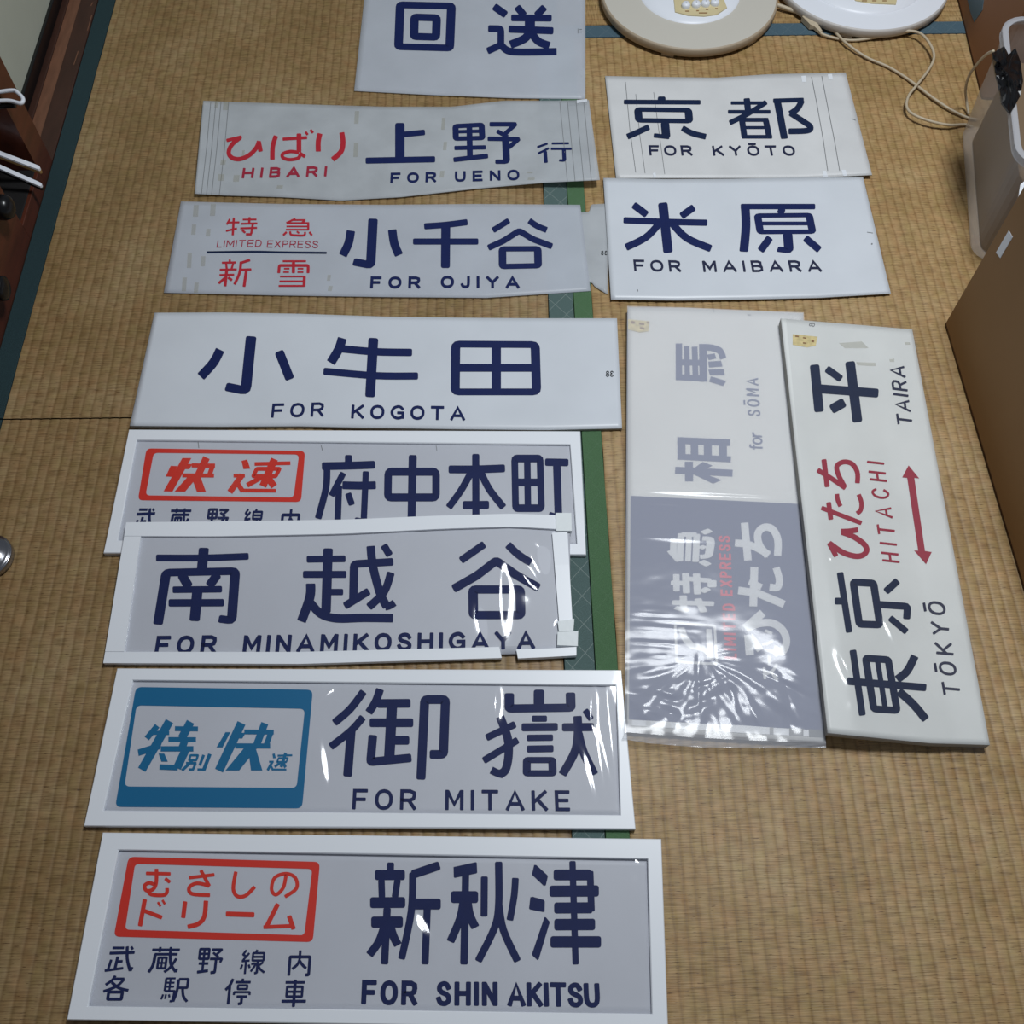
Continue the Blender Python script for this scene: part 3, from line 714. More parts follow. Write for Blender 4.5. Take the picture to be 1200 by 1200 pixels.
# --- 6: 小牛田
def h6(x, y):
    yb = at(450, 500).y
    return 0.0055 + 0.0009 * nz(x, y, 4, 13) + 0.0004 * nz(x, y, 14, 14) + 0.0025 * exp(-((y - yb) / 0.02) ** 2) * (0.5 + nz(x, 0, 5, 3))
sh = Sheet([(181, 366.5), (300, 366), (450, 371), (580, 373), (723, 373)], [(152, 499), (250, 500), (350, 499.5), (420, 501), (540, 503), (640, 504), (729, 502)], h6)
sh.top = [poly_at([(181, 366.5), (300, 366), (450, 371), (580, 373), (723, 373)], i / 6) for i in range(7)]
r = root_at(440, 440, 'long clean white sheet with navy 小牛田 FOR KOGOTA and a tiny 38 at its right end', 'sign')
s_ = sh.build('sheet', r, M['paper'], 0.9, nx=90, ny=22, edge=M['edge'])
chars(sh, s_, crop(220, 385, 5), ['s54: 190,124 150,200 76,282; 62/50r28: 372,45 340,364 222,340; 54: 534,132 600,298',
  's54: 906,56 885,120 838,200; s44: 900,118 1100,136 1315,140; s42: 795,250 1100,276 1350,278; 58: 1088,55 1068,402'], M['navy'])
chars(sh, s_, crop(440, 385, 5), ['c54/40r24: 470,91 936,94 944,371 467,371; 55: 708,90 708,370; 46: 470,230 942,230'], M['navy'])
words(sh, s_, M['navy'], [('FOR', (317.4, 489.6), (379, 488), 16.6, 1.22, 3.2), ('KOGOTA', (411.2, 490.4), (545, 492.8), 16.4, 1.22, 3.3)])
words(sh, s_, M['black'], [('38', (719, 441.6), (710, 441.6), 7, 1.0, 1.0, (0.0, -1))], name='edge_mark')

# ------------------------------------------------------------------ framed signs
def ridge(x, y, a, b, w, hgt):
    """soft ridge along the segment a-b"""
    d = b - a; L2 = d.length_squared; t = max(0, min(1, ((x - a.x) * d.x + (y - a.y) * d.y) / L2))
    q = a + d * t
    r2 = ((x - q.x) ** 2 + (y - q.y) ** 2) / (w * w)
    return hgt * exp(-r2) * sin(pi * min(1, max(0, t * 0.9 + 0.05)))
def rails(parent, outer, inner, zb, zt, m, gaps=None):
    """four rails between outer and inner picture quads (tl, tr, br, bl); zb/zt functions of row (0 top, 1 bottom)"""
    O = [at(p[0], p[1], zt(0 if i < 2 else 1)) for i, p in enumerate(outer)]
    I = [at(p[0], p[1], zt(0 if i < 2 else 1)) for i, p in enumerate(inner)]
    for k in range(4):
        a, b = O[k], O[(k + 1) % 4]; c, d = I[(k + 1) % 4], I[k]
        n = 10
        V = []; F = []
        bev = 0.0012
        for i in range(n + 1):
            t = i / n
            p = a.lerp(b, t); q = d.lerp(c, t)
            w = (q - p); wl = w.length; w = w / wl
            row = [Vector((p.x, p.y, p.z - (zt(0) - zb(0)))), Vector((p.x, p.y, p.z - bev)), p + w * bev, q - w * bev, Vector((q.x, q.y, q.z - bev)), Vector((q.x, q.y, q.z - (zt(0) - zb(0))))]
            V += row
        for i in range(n):
            for j in range(6):
                a1 = i * 6 + j; a2 = i * 6 + (j + 1) % 6
                F.append((a1, a2, a2 + 6, a1 + 6))
        F.append(tuple(range(5, -1, -1))); F.append(tuple(n * 6 + j for j in range(6)))
        mesh('frame_rail', V, F, m, parent)

def framed(label, outer, inner, zb, zt, sheet_z, film_fn, centre, nfx=150, nfy=34, rail=True):
    r = root_at(*centre, label, 'sign', 'framed_sign')
    if rail: rails(r, outer, inner, zb, zt, M['frame'])
    # the sheet runs a little under the rails
    e = 5
    tl, tr, br, bl = inner
    top = [(tl[0] - e, tl[1] - e), ((tl[0] + tr[0]) / 2, (tl[1] + tr[1]) / 2 - e), (tr[0] + e, tr[1] - e)]
    bot = [(bl[0] - e, bl[1] + e), ((bl[0] + br[0]) / 2, (bl[1] + br[1]) / 2 + e), (br[0] + e, br[1] + e)]
    sh = Sheet(top, bot, sheet_z)
    s_ = sh.build('sheet', r, M['paper_framed'], 0.0004, nx=60, ny=14)
    top2 = [(tl[0], tl[1]), ((tl[0] + tr[0]) / 2, (tl[1] + tr[1]) / 2), (tr[0], tr[1])]
    bot2 = [(bl[0], bl[1]), ((bl[0] + br[0]) / 2, (bl[1] + br[1]) / 2), (br[0], br[1])]
    fs = Sheet(top2, bot2, lambda x, y: sheet_z(x, y) + film_fn(x, y))
    fs.build('clear_film', r, M['film'], 0, nx=nfx, ny=nfy)
    return r, sh, s_

def A2(px, py):
    p = at(px, py, 0.004); return Vector((p.x, p.y))

# --- 7: 快速 府中本町 (lowest frame of the upper pair)
r, sh, s_ = framed('white framed sign with red 快速 box and navy 府中本町, half covered by the frame below it',
    [(151, 503), (680, 505), (687, 650), (121, 648)], [(160, 515.5), (668, 521), (676, 637), (138, 633)],
    lambda t: 0.0014, lambda t: 0.0085, lambda x, y: 0.0045 + 0.0004 * nz(x, y, 4, 20),
    lambda x, y: 0.0016 + 0.0006 * nz(x, y, 7, 21), (415, 578))
P = Printer(sh.P)
P.band(rounded_quad([(171.6, 525.4), (357.6, 528.4), (352.8, 588.3), (161.6, 586.2)], 6), rounded_quad([(180.2, 530.6), (350.4, 532.6), (344, 583), (170.6, 580.4)], 5)); P.done('red_border', M['vermilion'], s_)
KAI = 'f: 352,130 416,130 283,366 220,364; f: 270,185 318,187 280,262 235,260; f: 392,172 424,172 402,208 372,208; b30: 418,182 582,184; b50: 522,127 455,268; b34: 566,182 538,262; b28: 352,252 575,253; f: 400,250 470,250 372,366 297,366; f: 415,262 480,262 518,368 455,368'
SOKU = 'f: 768,150 808,140 830,205 782,208; b26: 712,254 792,254; b42: 772,250 686,370; b34: 740,306 778,366; b26: 766,358 1010,360; b26: 860,172 1112,166; b52: 1000,137 918,328; cb28: 876,206 1036,206 1008,258 850,258; b34: 915,262 808,322; b48: 950,262 998,330'
chars(sh, s_, crop(155, 515, 6), [KAI, SOKU], M['vermilion'])
for gl, x0, x1 in ((BU, 470, 542), (ZO, 592, 668), (YA, 727, 803), (SE, 855, 925), (NA, 985, 1055)):
    yy = 400 + (585 + (x0 - 470) * 0.008) / 3
    chars(sh, s_, boxtf(x0 / 3, yy, x1 / 3, yy + 27), [gl], M['navy'], 1.3)
chars(sh, s_, crop(365, 520, 8), ['66: 347,105 346,200; s74: 97,210 347,205 597,196; s64: 146,225 135,420 62,702; 60: 300,272 186,488; 62: 258,390 243,800; s74: 290,388 450,392 605,388; 60/50r20: 510,258 490,728 405,712; 60: 342,462 380,575',
  'c72/76r34: 720,262 1168,262 1168,503 716,503; 76: 950,105 937,780'], M['navy'])
chars(sh, s_, crop(515, 520, 8), ['68: 340,95 342,790; s74: 85,240 340,240 615,230; s66: 300,262 200,440 85,598; s68: 384,262 470,430 602,598; 76: 217,575 465,573',
  'c64/72r24: 705,138 943,138 956,604 714,604; 62: 823,140 830,605; 72: 720,362 950,362; 70: 990,172 1210,176; 72: 1100,175 1116,690; 60: 1025,665 1105,690'], M['navy'])
lines(sh, s_, M['pencil'], 'crease_line', [(0.8, [(232, 517), (233, 525)]), (0.7, [(376, 521), (378, 528)]), (0.6, [(511, 522), (512, 528)])])

# --- 8: 南越谷 (bent top rail, broken right corner patched with tape)
zfun = lambda y: 0.0012 + 0.0085 * max(0.0, min(1.0, (y - at(400, 770).y) / (at(400, 656).y - at(400, 770).y)))
def frmz(x, y): return zfun(y) + 0.0075
r = root_at(400, 690, 'broken white framed sign with bowed top rail, navy 南越谷 FOR MINAMIKOSHIGAYA, right corners patched with tape', 'sign', 'framed_sign')
def rail_strip(top, bot, m=None, name='frame_rail', lift=0.0, th=0.0075, n=None):
    s = Sheet(top, bot, lambda x, y: frmz(x, y) + lift)
    s.build(name, r, m or M['frame'], th, nx=n or 24, ny=3, smooth=False)
rail_strip([(148, 612), (250, 611), (400, 609), (520, 604), (600, 602), (652, 603.5)], [(145.4, 628), (250, 628.5), (400, 625.5), (520, 619.5), (600, 617), (655, 620)])
rail_strip([(145.4, 628.4), (165, 628.4)], [(123.2, 763.4), (145.5, 763.4)], n=3)
rail_strip([(123.2, 763.8), (350, 764), (585, 758)], [(121, 777), (350, 778), (588, 771)])
rail_strip([(605, 761), (640, 760), (675.5, 758)], [(607, 771.5), (640, 770), (675.5, 768)], lift=0.001, n=6)
rail_strip([(647, 624.5), (665, 623)], [(656, 738), (671.5, 739)], n=3)
rail_strip([(651, 601), (669.5, 601)], [(652, 622), (670, 622)], M['frame_tape'], 'corner_tape', 0.0015, 0.009, 4)
rail_strip([(653.5, 728), (673, 725)], [(655, 740), (672, 739)], M['frame_tape'], 'corner_tape', 0.0010, 0.002, 4)
rail_strip([(653.5, 740.5), (677.5, 739.5)], [(653, 756), (677, 757)], M['frame_tape'], 'corner_tape', 0.0015, 0.009, 4)
sz = lambda x, y: zfun(y) + 0.0035
sh = Sheet([(155, 618), (300, 617), (440, 612), (560, 607), (668, 612)], [(136, 771), (270, 772), (400, 770), (530, 768), (668, 765)], sz)
s_ = sh.build('sheet', r, M['paper_framed'], 0.0004, nx=60, ny=16)
def R(a, b, c, d, w, h): return (A2(a, b), A2(c, d), w, h)
def rsum(L, x, y): return sum(ridge(x, y, *q) for q in L)
RM = [R(585, 630, 583, 765, .013, .0042), R(640, 625, 625, 720, .016, -.003), R(590, 655, 640, 705, .010, .003), R(655, 715, 640, 755, .010, .0035),
      R(466, 625, 475, 650, .007, .0020), R(615, 640, 640, 690, .008, .002), R(628, 625, 655, 640, .012, .003), R(562, 700, 575, 765, .012, -.0022)]
fs = Sheet([(164, 628), (300, 627), (440, 624), (560, 618), (648, 620)], [(146, 764), (270, 764.5), (400, 763), (530, 760), (655, 757)],
           lambda x, y: sz(x, y) + 0.0014 + 0.0007 * nz(x, y, 7, 25) + rsum(RM, x, y))
fs.build('clear_film', r, M['film'], 0, nx=170, ny=44)
# the film tongue showing through the gap in the bottom rail
tf_ = Sheet([(586, 757), (606, 757)], [(588, 772), (606, 771)], lambda x, y: sz(x, y) + 0.0008)
tf_.build('film_tongue', r, M['film'], 0, nx=6, ny=4)
chars(sh, s_, crop(170, 625, 8), ['95/60: 552,135 532,345; s64: 103,230 540,230 972,215; 92/72r36: 120,855 198,368 846,354 812,816 690,800; 88: 340,380 412,505; 84: 684,380 598,495; 62: 258,528 722,523; 70: 220,652 740,650; 98/70: 494,500 464,822'], M['navy'])
chars(sh, s_, crop(345, 625, 8), ['90/64: 316,140 296,745; 64: 115,243 480,238; 66: 80,385 488,385; 60: 330,550 458,550; s88: 152,470 145,600 66,826; s80: 150,650 250,755 400,797 650,792 925,795; 80/72r30: 552,650 560,288 928,266; 72: 470,682 700,540; s80: 715,118 735,300 800,550 868,690; s66: 850,690 890,680 940,650; s74: 906,366 840,550 696,692; 68: 836,108 896,208'], M['navy'])
chars(sh, s_, crop(505, 625, 8), ['70: 278,256 502,100; s72: 720,105 820,200 938,276; 80r30: 208,522 430,396 612,256 790,385 1014,512; c90/78r28: 395,526 836,526 842,766 398,766'], M['navy'])
words(sh, s_, M['navy'], [('FOR', (180.6, 766.5), (252.5, 765.6), 21.2, 1.12, 4.6), ('MINAMIKOSHIGAYA', (283.8, 765.5), (627.2, 760.5), 21.2, 1.12, 4.6)])

# --- 9: 特別快速 御嶽
RK = [R(385, 805, 360, 850, .008, .0028), R(368, 845, 382, 945, .008, .0030), R(395, 800, 372, 830, .006, .002), R(580, 800, 578, 850, .007, .0030), R(692, 805, 690, 860, .008, .0030),
      R(695, 850, 712, 960, .009, .0036), R(680, 880, 700, 965, .007, .0028), R(708, 800, 722, 930, .008, .0030), R(545, 800, 548, 840, .01, -.001)]
r, sh, s_ = framed('white framed sign with teal box 特別快速 and navy 御嶽 FOR MITAKE',
    [(137, 783), (728, 785), (745, 971.5), (98, 968)], [(155.5, 797), (722, 803), (727, 955), (121, 949.5)],
    lambda t: 0.0014, lambda t: 0.0095, lambda x, y: 0.0050 + 0.0004 * nz(x, y, 4, 30),
    lambda x, y: 0.0014 + 0.0006 * nz(x, y, 7, 31) + rsum(RK, x, y), (420, 877), 190, 50)
P = Printer(sh.P)
P.band(rounded_quad([(159.3, 805), (366.7, 808.3), (354, 947.3), (135, 945.6)], 7), rounded_quad([(160, 826.6), (357.3, 830.6), (347.6, 923.3), (146, 921.6)], 6)); P.done('teal_border', M['teal'], s_)
chars(sh, s_, crop(150, 820, 6), ['b40: 206,183 132,272; b30: 170,232 290,233; b60/60: 292,150 97,492; f: 68,350 242,295 222,348 75,395; b58: 440,155 378,270; b34: 330,203 492,205; b34: 284,279 478,280; b38: 230,345 460,345; b52: 402,280 378,345; b58: 408,345 345,480; b38: 222,472 350,478; f: 215,378 255,378 280,435 235,435',
  'cb16: 440,390 492,390 480,425 430,425; b18: 408,446 482,446; b20: 452,430 380,497; b18: 476,446 456,492; b16: 428,490 462,490; b20: 532,388 504,462; b26: 576,381 532,495; b16: 488,490 540,491',
  'f: 685,228 720,228 665,335 622,335; b62: 798,163 640,498; f: 788,232 828,232 804,272 772,272; b52: 962,165 900,330; b34: 818,226 1025,228; b38: 1006,226 966,335; b36: 755,324 1000,325; f: 820,335 912,335 782,497 685,497; f: 845,340 898,340 945,497 865,497'], M['teal'])
chars(sh, s_, lambda x, y: (150 + (970 + (x - 658) * 185 / 454) / 6, 820 + (375 + (y - 137) * 122 / 235) / 6), [SOKU], M['teal'])
chars(sh, s_, crop(385, 800, 8), ['s72: 330,82 200,250 52,378; s70: 324,322 210,450 18,602; 84: 214,430 178,880; s76: 484,60 440,180 376,280; 82: 455,195 770,193; 98: 596,200 568,730; 82: 385,375 795,375; 82: 590,540 758,540; 82/80r24: 416,490 394,742 778,704; 86/82r30: 866,908 902,158 1096,158 1078,672 948,672'], M['navy'])
chars(sh, s_, crop(560, 800, 8), ['90/78r20: 295,98 295,242 872,234 868,92; 100: 573,65 573,230; s80: 208,318 280,520 288,680 262,810 215,855; s70: 240,862 180,845 125,818; 66: 78,518 352,388; 66: 52,732 376,536; 58: 507,337 648,337; 75: 410,418 750,415; 60: 460,518 705,515; 66: 460,622 710,618; c75/58r14: 460,725 697,725 702,849 458,849; 76: 790,418 1088,415; s80: 934,312 938,480 908,650 792,862; s80: 942,470 990,650 1094,862; 58: 1004,254 1066,345'], M['navy'])
words(sh, s_, M['navy'], [('FOR', (412.5, 948.6), (487.6, 949.2), 24, 1.02, 4.2), ('MITAKE', (521.6, 949.4), (668.6, 950.4), 24, 1.02, 4.2)])

# --- 10: むさしのドリーム 新秋津
RS = [R(152, 1000, 143, 1035, .006, .0034), R(472, 1062, 506, 1118, .010, .0036), R(460, 1050, 482, 1080, .006, -.0015), R(530, 1120, 540, 1180, .012, .0016), R(745, 1012, 735, 1100, .012, .0022),
      R(735, 1005, 758, 1020, .006, .0016), R(360, 1170, 385, 1178, .006, .0018), R(468, 1175, 500, 1182, .006, .0018), R(600, 1000, 615, 1060, .012, .0014)]
r, sh, s_ = framed('nearest white framed sign with red box むさしのドリーム and navy 新秋津 FOR SHIN AKITSU',
    [(120, 975.5), (775, 983), (783, 1206), (78, 1195)], [(138.5, 996), (759, 1006.5), (764, 1188), (103, 1179)],
    lambda t: 0.0014, lambda t: 0.0105, lambda x, y: 0.0050 + 0.0004 * nz(x, y, 4, 40),
    lambda x, y: 0.0014 + 0.0006 * nz(x, y, 7, 41) + rsum(RS, x, y), (430, 1090), 200, 56)
P = Printer(sh.P)
P.band(rounded_quad([(150.6, 1004), (375, 1010), (366.6, 1104), (133.3, 1097.6)], 7), rounded_quad([(158.3, 1012.3), (366, 1018.3), (356.6, 1096), (146.6, 1089.3)], 5)); P.done('red_border', M['vermilion'], s_)
chars(sh, s_, crop(125, 1005, 5), ['20: 230,92 375,95; s22: 292,65 290,150 268,188 232,192 222,165 250,148 284,160; s22: 240,192 262,216 330,220 352,205 354,178; 20: 342,122 372,145',
  '20: 483,118 632,100; 21: 551,73 602,168; s22: 604,166 530,150 484,175 500,212 606,220', 's22: 757,82 742,180 765,226 815,222 868,170',
  's21: 1052,98 1035,175 992,217 966,185 985,118 1050,94 1105,118 1112,180 1044,230', '26: 224,243 195,402; 24: 212,308 325,352; 14: 300,260 316,286; 14: 326,248 342,273',
  '26: 460,256 448,354; s27: 582,252 572,345 536,388 474,406', '30: 698,330 866,335', '27: 1004,270 936,405; 23: 918,407 1092,400; 27: 1068,340 1096,420'], M['vermilion'])
for gl, x0, y0, x1, y1 in ((BU, 372, 925, 470, 1018), (ZO, 525, 928, 628, 1020), (YA, 695, 932, 783, 1024), (SE, 845, 938, 935, 1026), (NA, 1010, 940, 1095, 1032),
                          (KA, 362, 1028, 455, 1118), (EK, 568, 1035, 665, 1124), (TE, 790, 1040, 880, 1132), (SH, 990, 1044, 1080, 1140)):
    chars(sh, s_, boxtf(x0 / 3, 800 + y0 / 3, x1 / 3, 800 + y1 / 3), [gl], M['navy'], 1.12)
chars(sh, s_, crop(425, 1000, 8), ['66: 262,85 260,180; 96: 115,203 397,203; 62: 176,245 181,415; 62: 328,245 302,415; 102: 70,462 400,460; 105: 80,645 378,643; 70: 230,510 205,1040; s76: 205,680 150,830 62,952; s78: 262,690 290,780 332,860; 82: 722,112 462,200; s68: 470,180 455,550 364,992; 102: 455,475 733,475; 68: 606,500 585,1040'], M['navy'])
chars(sh, s_, crop(515, 1000, 8), ['f: 132,128 340,82 350,88 354,180 346,188 142,230 134,222; 68: 245,190 242,370; 112: 107,410 363,410; 72: 242,430 230,1042; s76: 226,450 190,620 102,828; s80: 262,450 285,580 338,695; 66: 421,216 418,593; s64: 712,230 700,400 660,628; s70: 555,78 556,480 515,700 362,1012; s70: 556,480 600,720 734,1012'], M['navy'])
chars(sh, s_, crop(600, 1000, 8), ['f: 208,108 228,110 332,205 336,220 318,298 300,306 192,205 188,190; f: 172,412 192,406 298,436 308,452 306,546 292,550 168,526 160,514; f: 304,598 318,600 352,640 352,655 252,990 238,1000 190,955 188,940; 60: 567,72 597,1042; 102: 390,202 742,202; 64: 732,165 745,545; 106: 352,355 815,352; 104: 395,512 756,510; 108: 396,668 780,666; 108: 360,830 836,830'], M['navy'])
words(sh, s_, M['navy'], [('FOR', (423, 1177), (489, 1178.2), 28.6, .78, 6.0), ('SHIN', (511, 1178.6), (583.4, 1179), 28.6, .78, 6.0), ('AKITSU', (594.6, 1179.2), (703.6, 1180.6), 28.6, .78, 6.0)])

# ------------------------------------------------------------------ the two bundles in plastic bags
# --- 11: 相馬 / スーパーひたち
def hb(x, y): return 0.0125 + 0.0008 * nz(x, y, 4, 50)
sh = Sheet([(736, 360), (800, 361), (870, 364), (941, 367)], [(735, 855), (810, 860), (890, 865), (967, 869)], hb)
r = root_at(850, 620, 'folded bundle in a crinkled plastic bag, pale 相馬 above slate blue スーパーひたち', 'sign')
s_ = sh.build('sheet', r, M['paper_soma'], 0.9, nx=30, ny=60, edge=M['edge'])
P = Printer(sh.P)
n = 24
pts = [(739 + (937 - 739) * i / n, 581 + (590.5 - 581) * i / n) for i in range(n + 1)]; pts2 = [(737 + (967 - 737) * i / n, 843 + (856 - 843) * i / n) for i in range(n + 1)]
base = 0
for j in range(31):
    for i in range(n + 1):
        a, b = pts[i], pts2[i]; t = j / 30
        P.v.append(sh.P(a[0] + (b[0] - a[0]) * t, a[1] + (b[1] - a[1]) * t, 0.0003))
for j in range(30):
    for i in range(n):
        a = j * (n + 1) + i; P.f.append((a, a + n + 1, a + n + 2, a + 1))
P.done('slate_panel', M['slate_bg'], s_)
class Up:
    def __init__(s, sh, l): s.sh, s.l = sh, l
    def P(s, x, y, lift=0): return s.sh.P(x, y, lift + s.l)
sh2 = Up(sh, 0.0004)
chars(sh, s_, crop(780, 390, 8), ['b60: 125,100 125,440; b50: 198,125 205,445; b54: 272,130 282,445; b72: 350,105 355,458; b55: 100,275 385,282; b55: 98,415 390,428; sb60: 350,135 430,140 510,170 540,242; f: 385,205 460,193 475,240 405,255; f: 400,270 520,262 533,315 408,325; f: 402,345 545,340 555,398 415,398; f: 425,408 568,452 540,498 408,458'], M['slate'])
chars(sh, s_, crop(780, 470, 8), ['b62: 110,369 605,390; b56: 112,520 612,546; b75: 148,345 150,545; b70: 270,345 272,550; b74: 395,350 397,560; b74: 537,360 539,565; b64: 90,648 628,676; b76: 218,568 221,752; f: 262,632 350,570 440,605 330,662; f: 270,690 400,695 525,740 445,773'], M['slate'])
words(sh, s_, M['slate'], [('for', (894, 527.4), (893, 506.8), 15.6, .85, 2.0, (-1, -.05)), ('SŌMA', (891.4, 488), (888.4, 443), 15, .62, 2.0, (-1, -.06))])
chars(sh2, s_, vectf((782, 664), (2, -44), (52, 0), (725, 82, 1012, 256)), [KYU], M['white_print'], 1.65)
chars(sh2, s_, vectf((785, 718), (0, -47), (53, 0), (195, 72, 496, 248)), [TOKU], M['white_print'], 1.6)
P = Printer(sh2.P); P.glyph('c24r14: 90,325 460,345 480,705 105,685; f: 380,375 432,378 452,665 392,665 380,620 345,585 230,560 160,490 115,365 175,362 205,440 260,505 345,525 385,560', crop(780, 690, 8)); P.done('box_emblem', M['white_print'], s_)
words(sh2, s_, M['crimson'], [('LIMITED', (863.5, 772.5), (861, 707.5), 14.5, .68, 2.6, (-1, -.05)), ('EXPRESS', (858.6, 698.8), (855.6, 628), 14, .68, 2.6, (-1, -.05))], butt=True)
chars(sh2, s_, crop(780, 600, 8), ['b72: 740,100 772,455; sb68: 650,290 800,312 970,400; sb70: 958,412 880,310 865,205 920,145 1000,160 1052,260 1050,412',
  'b74: 832,515 822,885; b72: 680,735 860,760 1112,866; b60: 782,650 900,705; sb68: 1035,520 1066,630 1048,705 975,704'], M['white_print'])
chars(sh2, s_, crop(780, 690, 8), ['b78: 912,225 742,372; sb72: 760,372 880,325 1010,325 1105,400 1132,500 1090,590 1010,560; b78: 775,432 790,622; b66: 790,440 888,576'], M['white_print'])
chars(sh2, s_, crop(780, 690, 8), ['28: 922,735 932,848; s28: 1045,708 1000,770 940,800; 28: 985,775 1050,855', '28: 968,625 972,718', 's26: 905,520 960,510 1010,480; s26: 925,572 1000,590 1045,632', '26: 930,390 1000,418'], M['white_print'])
P = Printer(sh2.P); P.poly([(737, 843.5), (800, 847), (870, 850), (966, 857), (966, 864), (870, 859), (800, 854), (736, 850)]); P.done('white_strip', M['strip_white'], s_)
sh3 = Up(sh, 0.0008)
patch(sh3, s_, M['black'], 'strip_mark', [[(x, 843.6 + (x - 737) * .052), (x + w, 843.6 + (x - 737 + w) * .052), (x + w, 843.6 + hgt + (x - 737 + w) * .052), (x, 843.6 + hgt + (x - 737) * .052)]
      for x, w, hgt in ((736, 4.5, 7), (757.5, 5, 7), (780.5, 5.5, 7), (804, 9.5, 7.5), (902, 4.5, 8), (925, 16.5, 8), (948, 18, 8.5))])
patch(sh2, s_, M['sticker'], 'old_sticker', [[(736, 374), (761, 376.5), (760, 388), (750, 389.5), (736, 386)]])
patch(sh3, s_, M['sticker_dark'], 'sticker_print', [[(739, 376), (744, 376.6), (744, 379), (740, 379)], [(749, 378), (755, 379), (755, 381), (749, 380)], [(758, 377), (761, 377.5), (761, 379), (758, 378.6)], [(750, 383), (755, 384), (755, 386), (750, 385)]])
lines(sh, s_, M['pencil'], 'edge_mark', [(0.8, [(836.2, 362.4), (836.6, 366)]), (1.0, [(876, 368.8), (880, 369.2)])])
# the bag: low wavy film, crumpled towards its lower end
yb_ = at(850, 850).y; ym_ = at(850, 590).y; xl_ = at(737, 700).x; xr_ = at(960, 850).x
RB = []
rnd = random.Random(3)
for i in range(34):                                   # fans of short creases in the lower third
    cx = rnd.uniform(742, 940); cy = rnd.uniform(790, 850); ang = rnd.uniform(-0.2, 0.9) + (0.5 if cx > 850 else -0.3)
    L = rnd.uniform(12, 34)
    RB.append(R(cx - L * cos(ang), cy - L * sin(ang), cx + L * cos(ang), cy + L * sin(ang), rnd.uniform(.003, .0065), rnd.choice((-1, 1)) * rnd.uniform(.0003, .0011)))
for y0 in (592, 632, 716, 721, 728, 737, 742, 755): # long near-level creases from the left side
    L = rnd.uniform(50, 130)
    RB.append(R(736, y0, 736 + L, y0 + L * 0.06, rnd.uniform(.0022, .004), rnd.uniform(.0003, .0007)))
RB.append(R(738, 578, 965, 588, .004, .0016))
RB.append(R(905, 730, 958, 850, .020, .0020))
RB.append(R(850, 780, 935, 845, .010, .0016)); RB.append(R(745, 850, 790, 800, .010, .0014)); RB.append(R(817, 770, 817, 850, .003, -.001))
RBb = [(min(q[0].x, q[1].x) - 3 * q[2], max(q[0].x, q[1].x) + 3 * q[2], min(q[0].y, q[1].y) - 3 * q[2], max(q[0].y, q[1].y) + 3 * q[2], q) for q in RB]
FAN = A2(822, 772)
def bagf(x, y):
    k = 0.0
    for x0, x1, y0, y1, q in RBb:
        if x0 < x < x1 and y0 < y < y1: k += ridge(x, y, *q)
    t = max(0, min(1, (ym_ + 0.05 - y) / (ym_ - yb_)))
    ang = math.atan2(y - FAN.y, x - FAN.x); rr = sqrt((x - FAN.x) ** 2 + (y - FAN.y) ** 2)
    low = max(0.0, min(1.0, (FAN.y + 0.03 - y) / 0.05))
    rough = 0.0011 * low * min(1, rr / 0.05) * noise.noise(Vector((ang * 5.5, rr * 22, 9))) + 0.0010 * t * nz(x, y, 26, 61) + 0.00022 * t * nz(x * .4, y, 110, 60)
    return hb(x, y) + 0.0028 + k + rough
bg = Sheet([(735, 358.5), (800, 360), (870, 363), (942, 366)], [(732, 858), (810, 864), (890, 868), (968, 871)], bagf)
bo = bg.build('plastic_bag', r, M['bag'], 0, nx=120, ny=260)
# flap of the bag hanging over the lower edge, and down the left side
def flap(top, bot, zt, zb, name):
    V = []; F = []; n = 30; m_ = 8
    for j in range(m_ + 1):
        for i in range(n + 1):
            a = poly_at(top, i / n); b = poly_at(bot, i / n); t = j / m_
            z = zt + (zb - zt) * t + 0.0012 * sin(i * 1.7 + j) * t
            V.append(at(a[0] + (b[0] - a[0]) * t, a[1] + (b[1] - a[1]) * t, z))
    for j in range(m_):
        for i in range(n):
            k = j * (n + 1) + i; F.append((k, k + n + 1, k + n + 2, k + 1))
    return mesh(name, V, F, M['bag'], r, True)
flap([(732, 858), (810, 864), (890, 868), (968, 871)], [(729, 866), (760, 871), (820, 876), (900, 877), (968, 876)], 0.0153, 0.0125, 'bag_end')

# --- 12: 平 ひたち 東京
xa, xb2 = at(918, 600, .01).x, at(1120, 600, .01).x
def hc(x, y): return 0.0305 - 0.0135 * max(0.0, min(1.0, (x - (xa + 0.04)) / 0.13)) + 0.0008 * nz(x, y, 4, 70)
sh = Sheet([(915, 373), (960, 377), (1010, 381), (1069, 386)], [(970, 859), (1030, 865), (1090, 871), (1160, 873)], hc)
r = root_at(1040, 620, 'upright cream bundle with navy 平 and 東京, red ひたち HITACHI and two-way arrow', 'sign')
s_ = sh.build('sheet', r, M['paper_cream'], 0.0125, nx=34, ny=64, edge=M['edge'])
chars(sh, s_, crop(940, 400, 8), ['90: 116,218 160,662; 84: 160,444 716,486; 92: 448,188 520,758; 68: 228,255 368,355; 90: 272,640 398,568'], M['navy_black'])
words(sh, s_, M['navy_dull'], [('TAIRA', (1070, 499.5), (1059.6, 429), 18.2, .84, 2.7, (-1, -.13))])
chars(sh, s_, crop(950, 530, 8), ['s50: 445,726 370,738 285,742; s52: 290,748 400,790 500,860 526,918 492,962 420,974 300,938 172,850; 46: 172,848 240,976',
  '46: 168,468 190,632; 42: 100,520 478,664; s42: 246,390 255,450 280,506; s42: 450,395 476,470 470,540 434,574',
  '48: 124,65 156,326; s46: 64,165 190,242 328,336; s46: 318,322 262,215 246,130 310,90 390,110 438,190 438,290'], M['red_dull'])
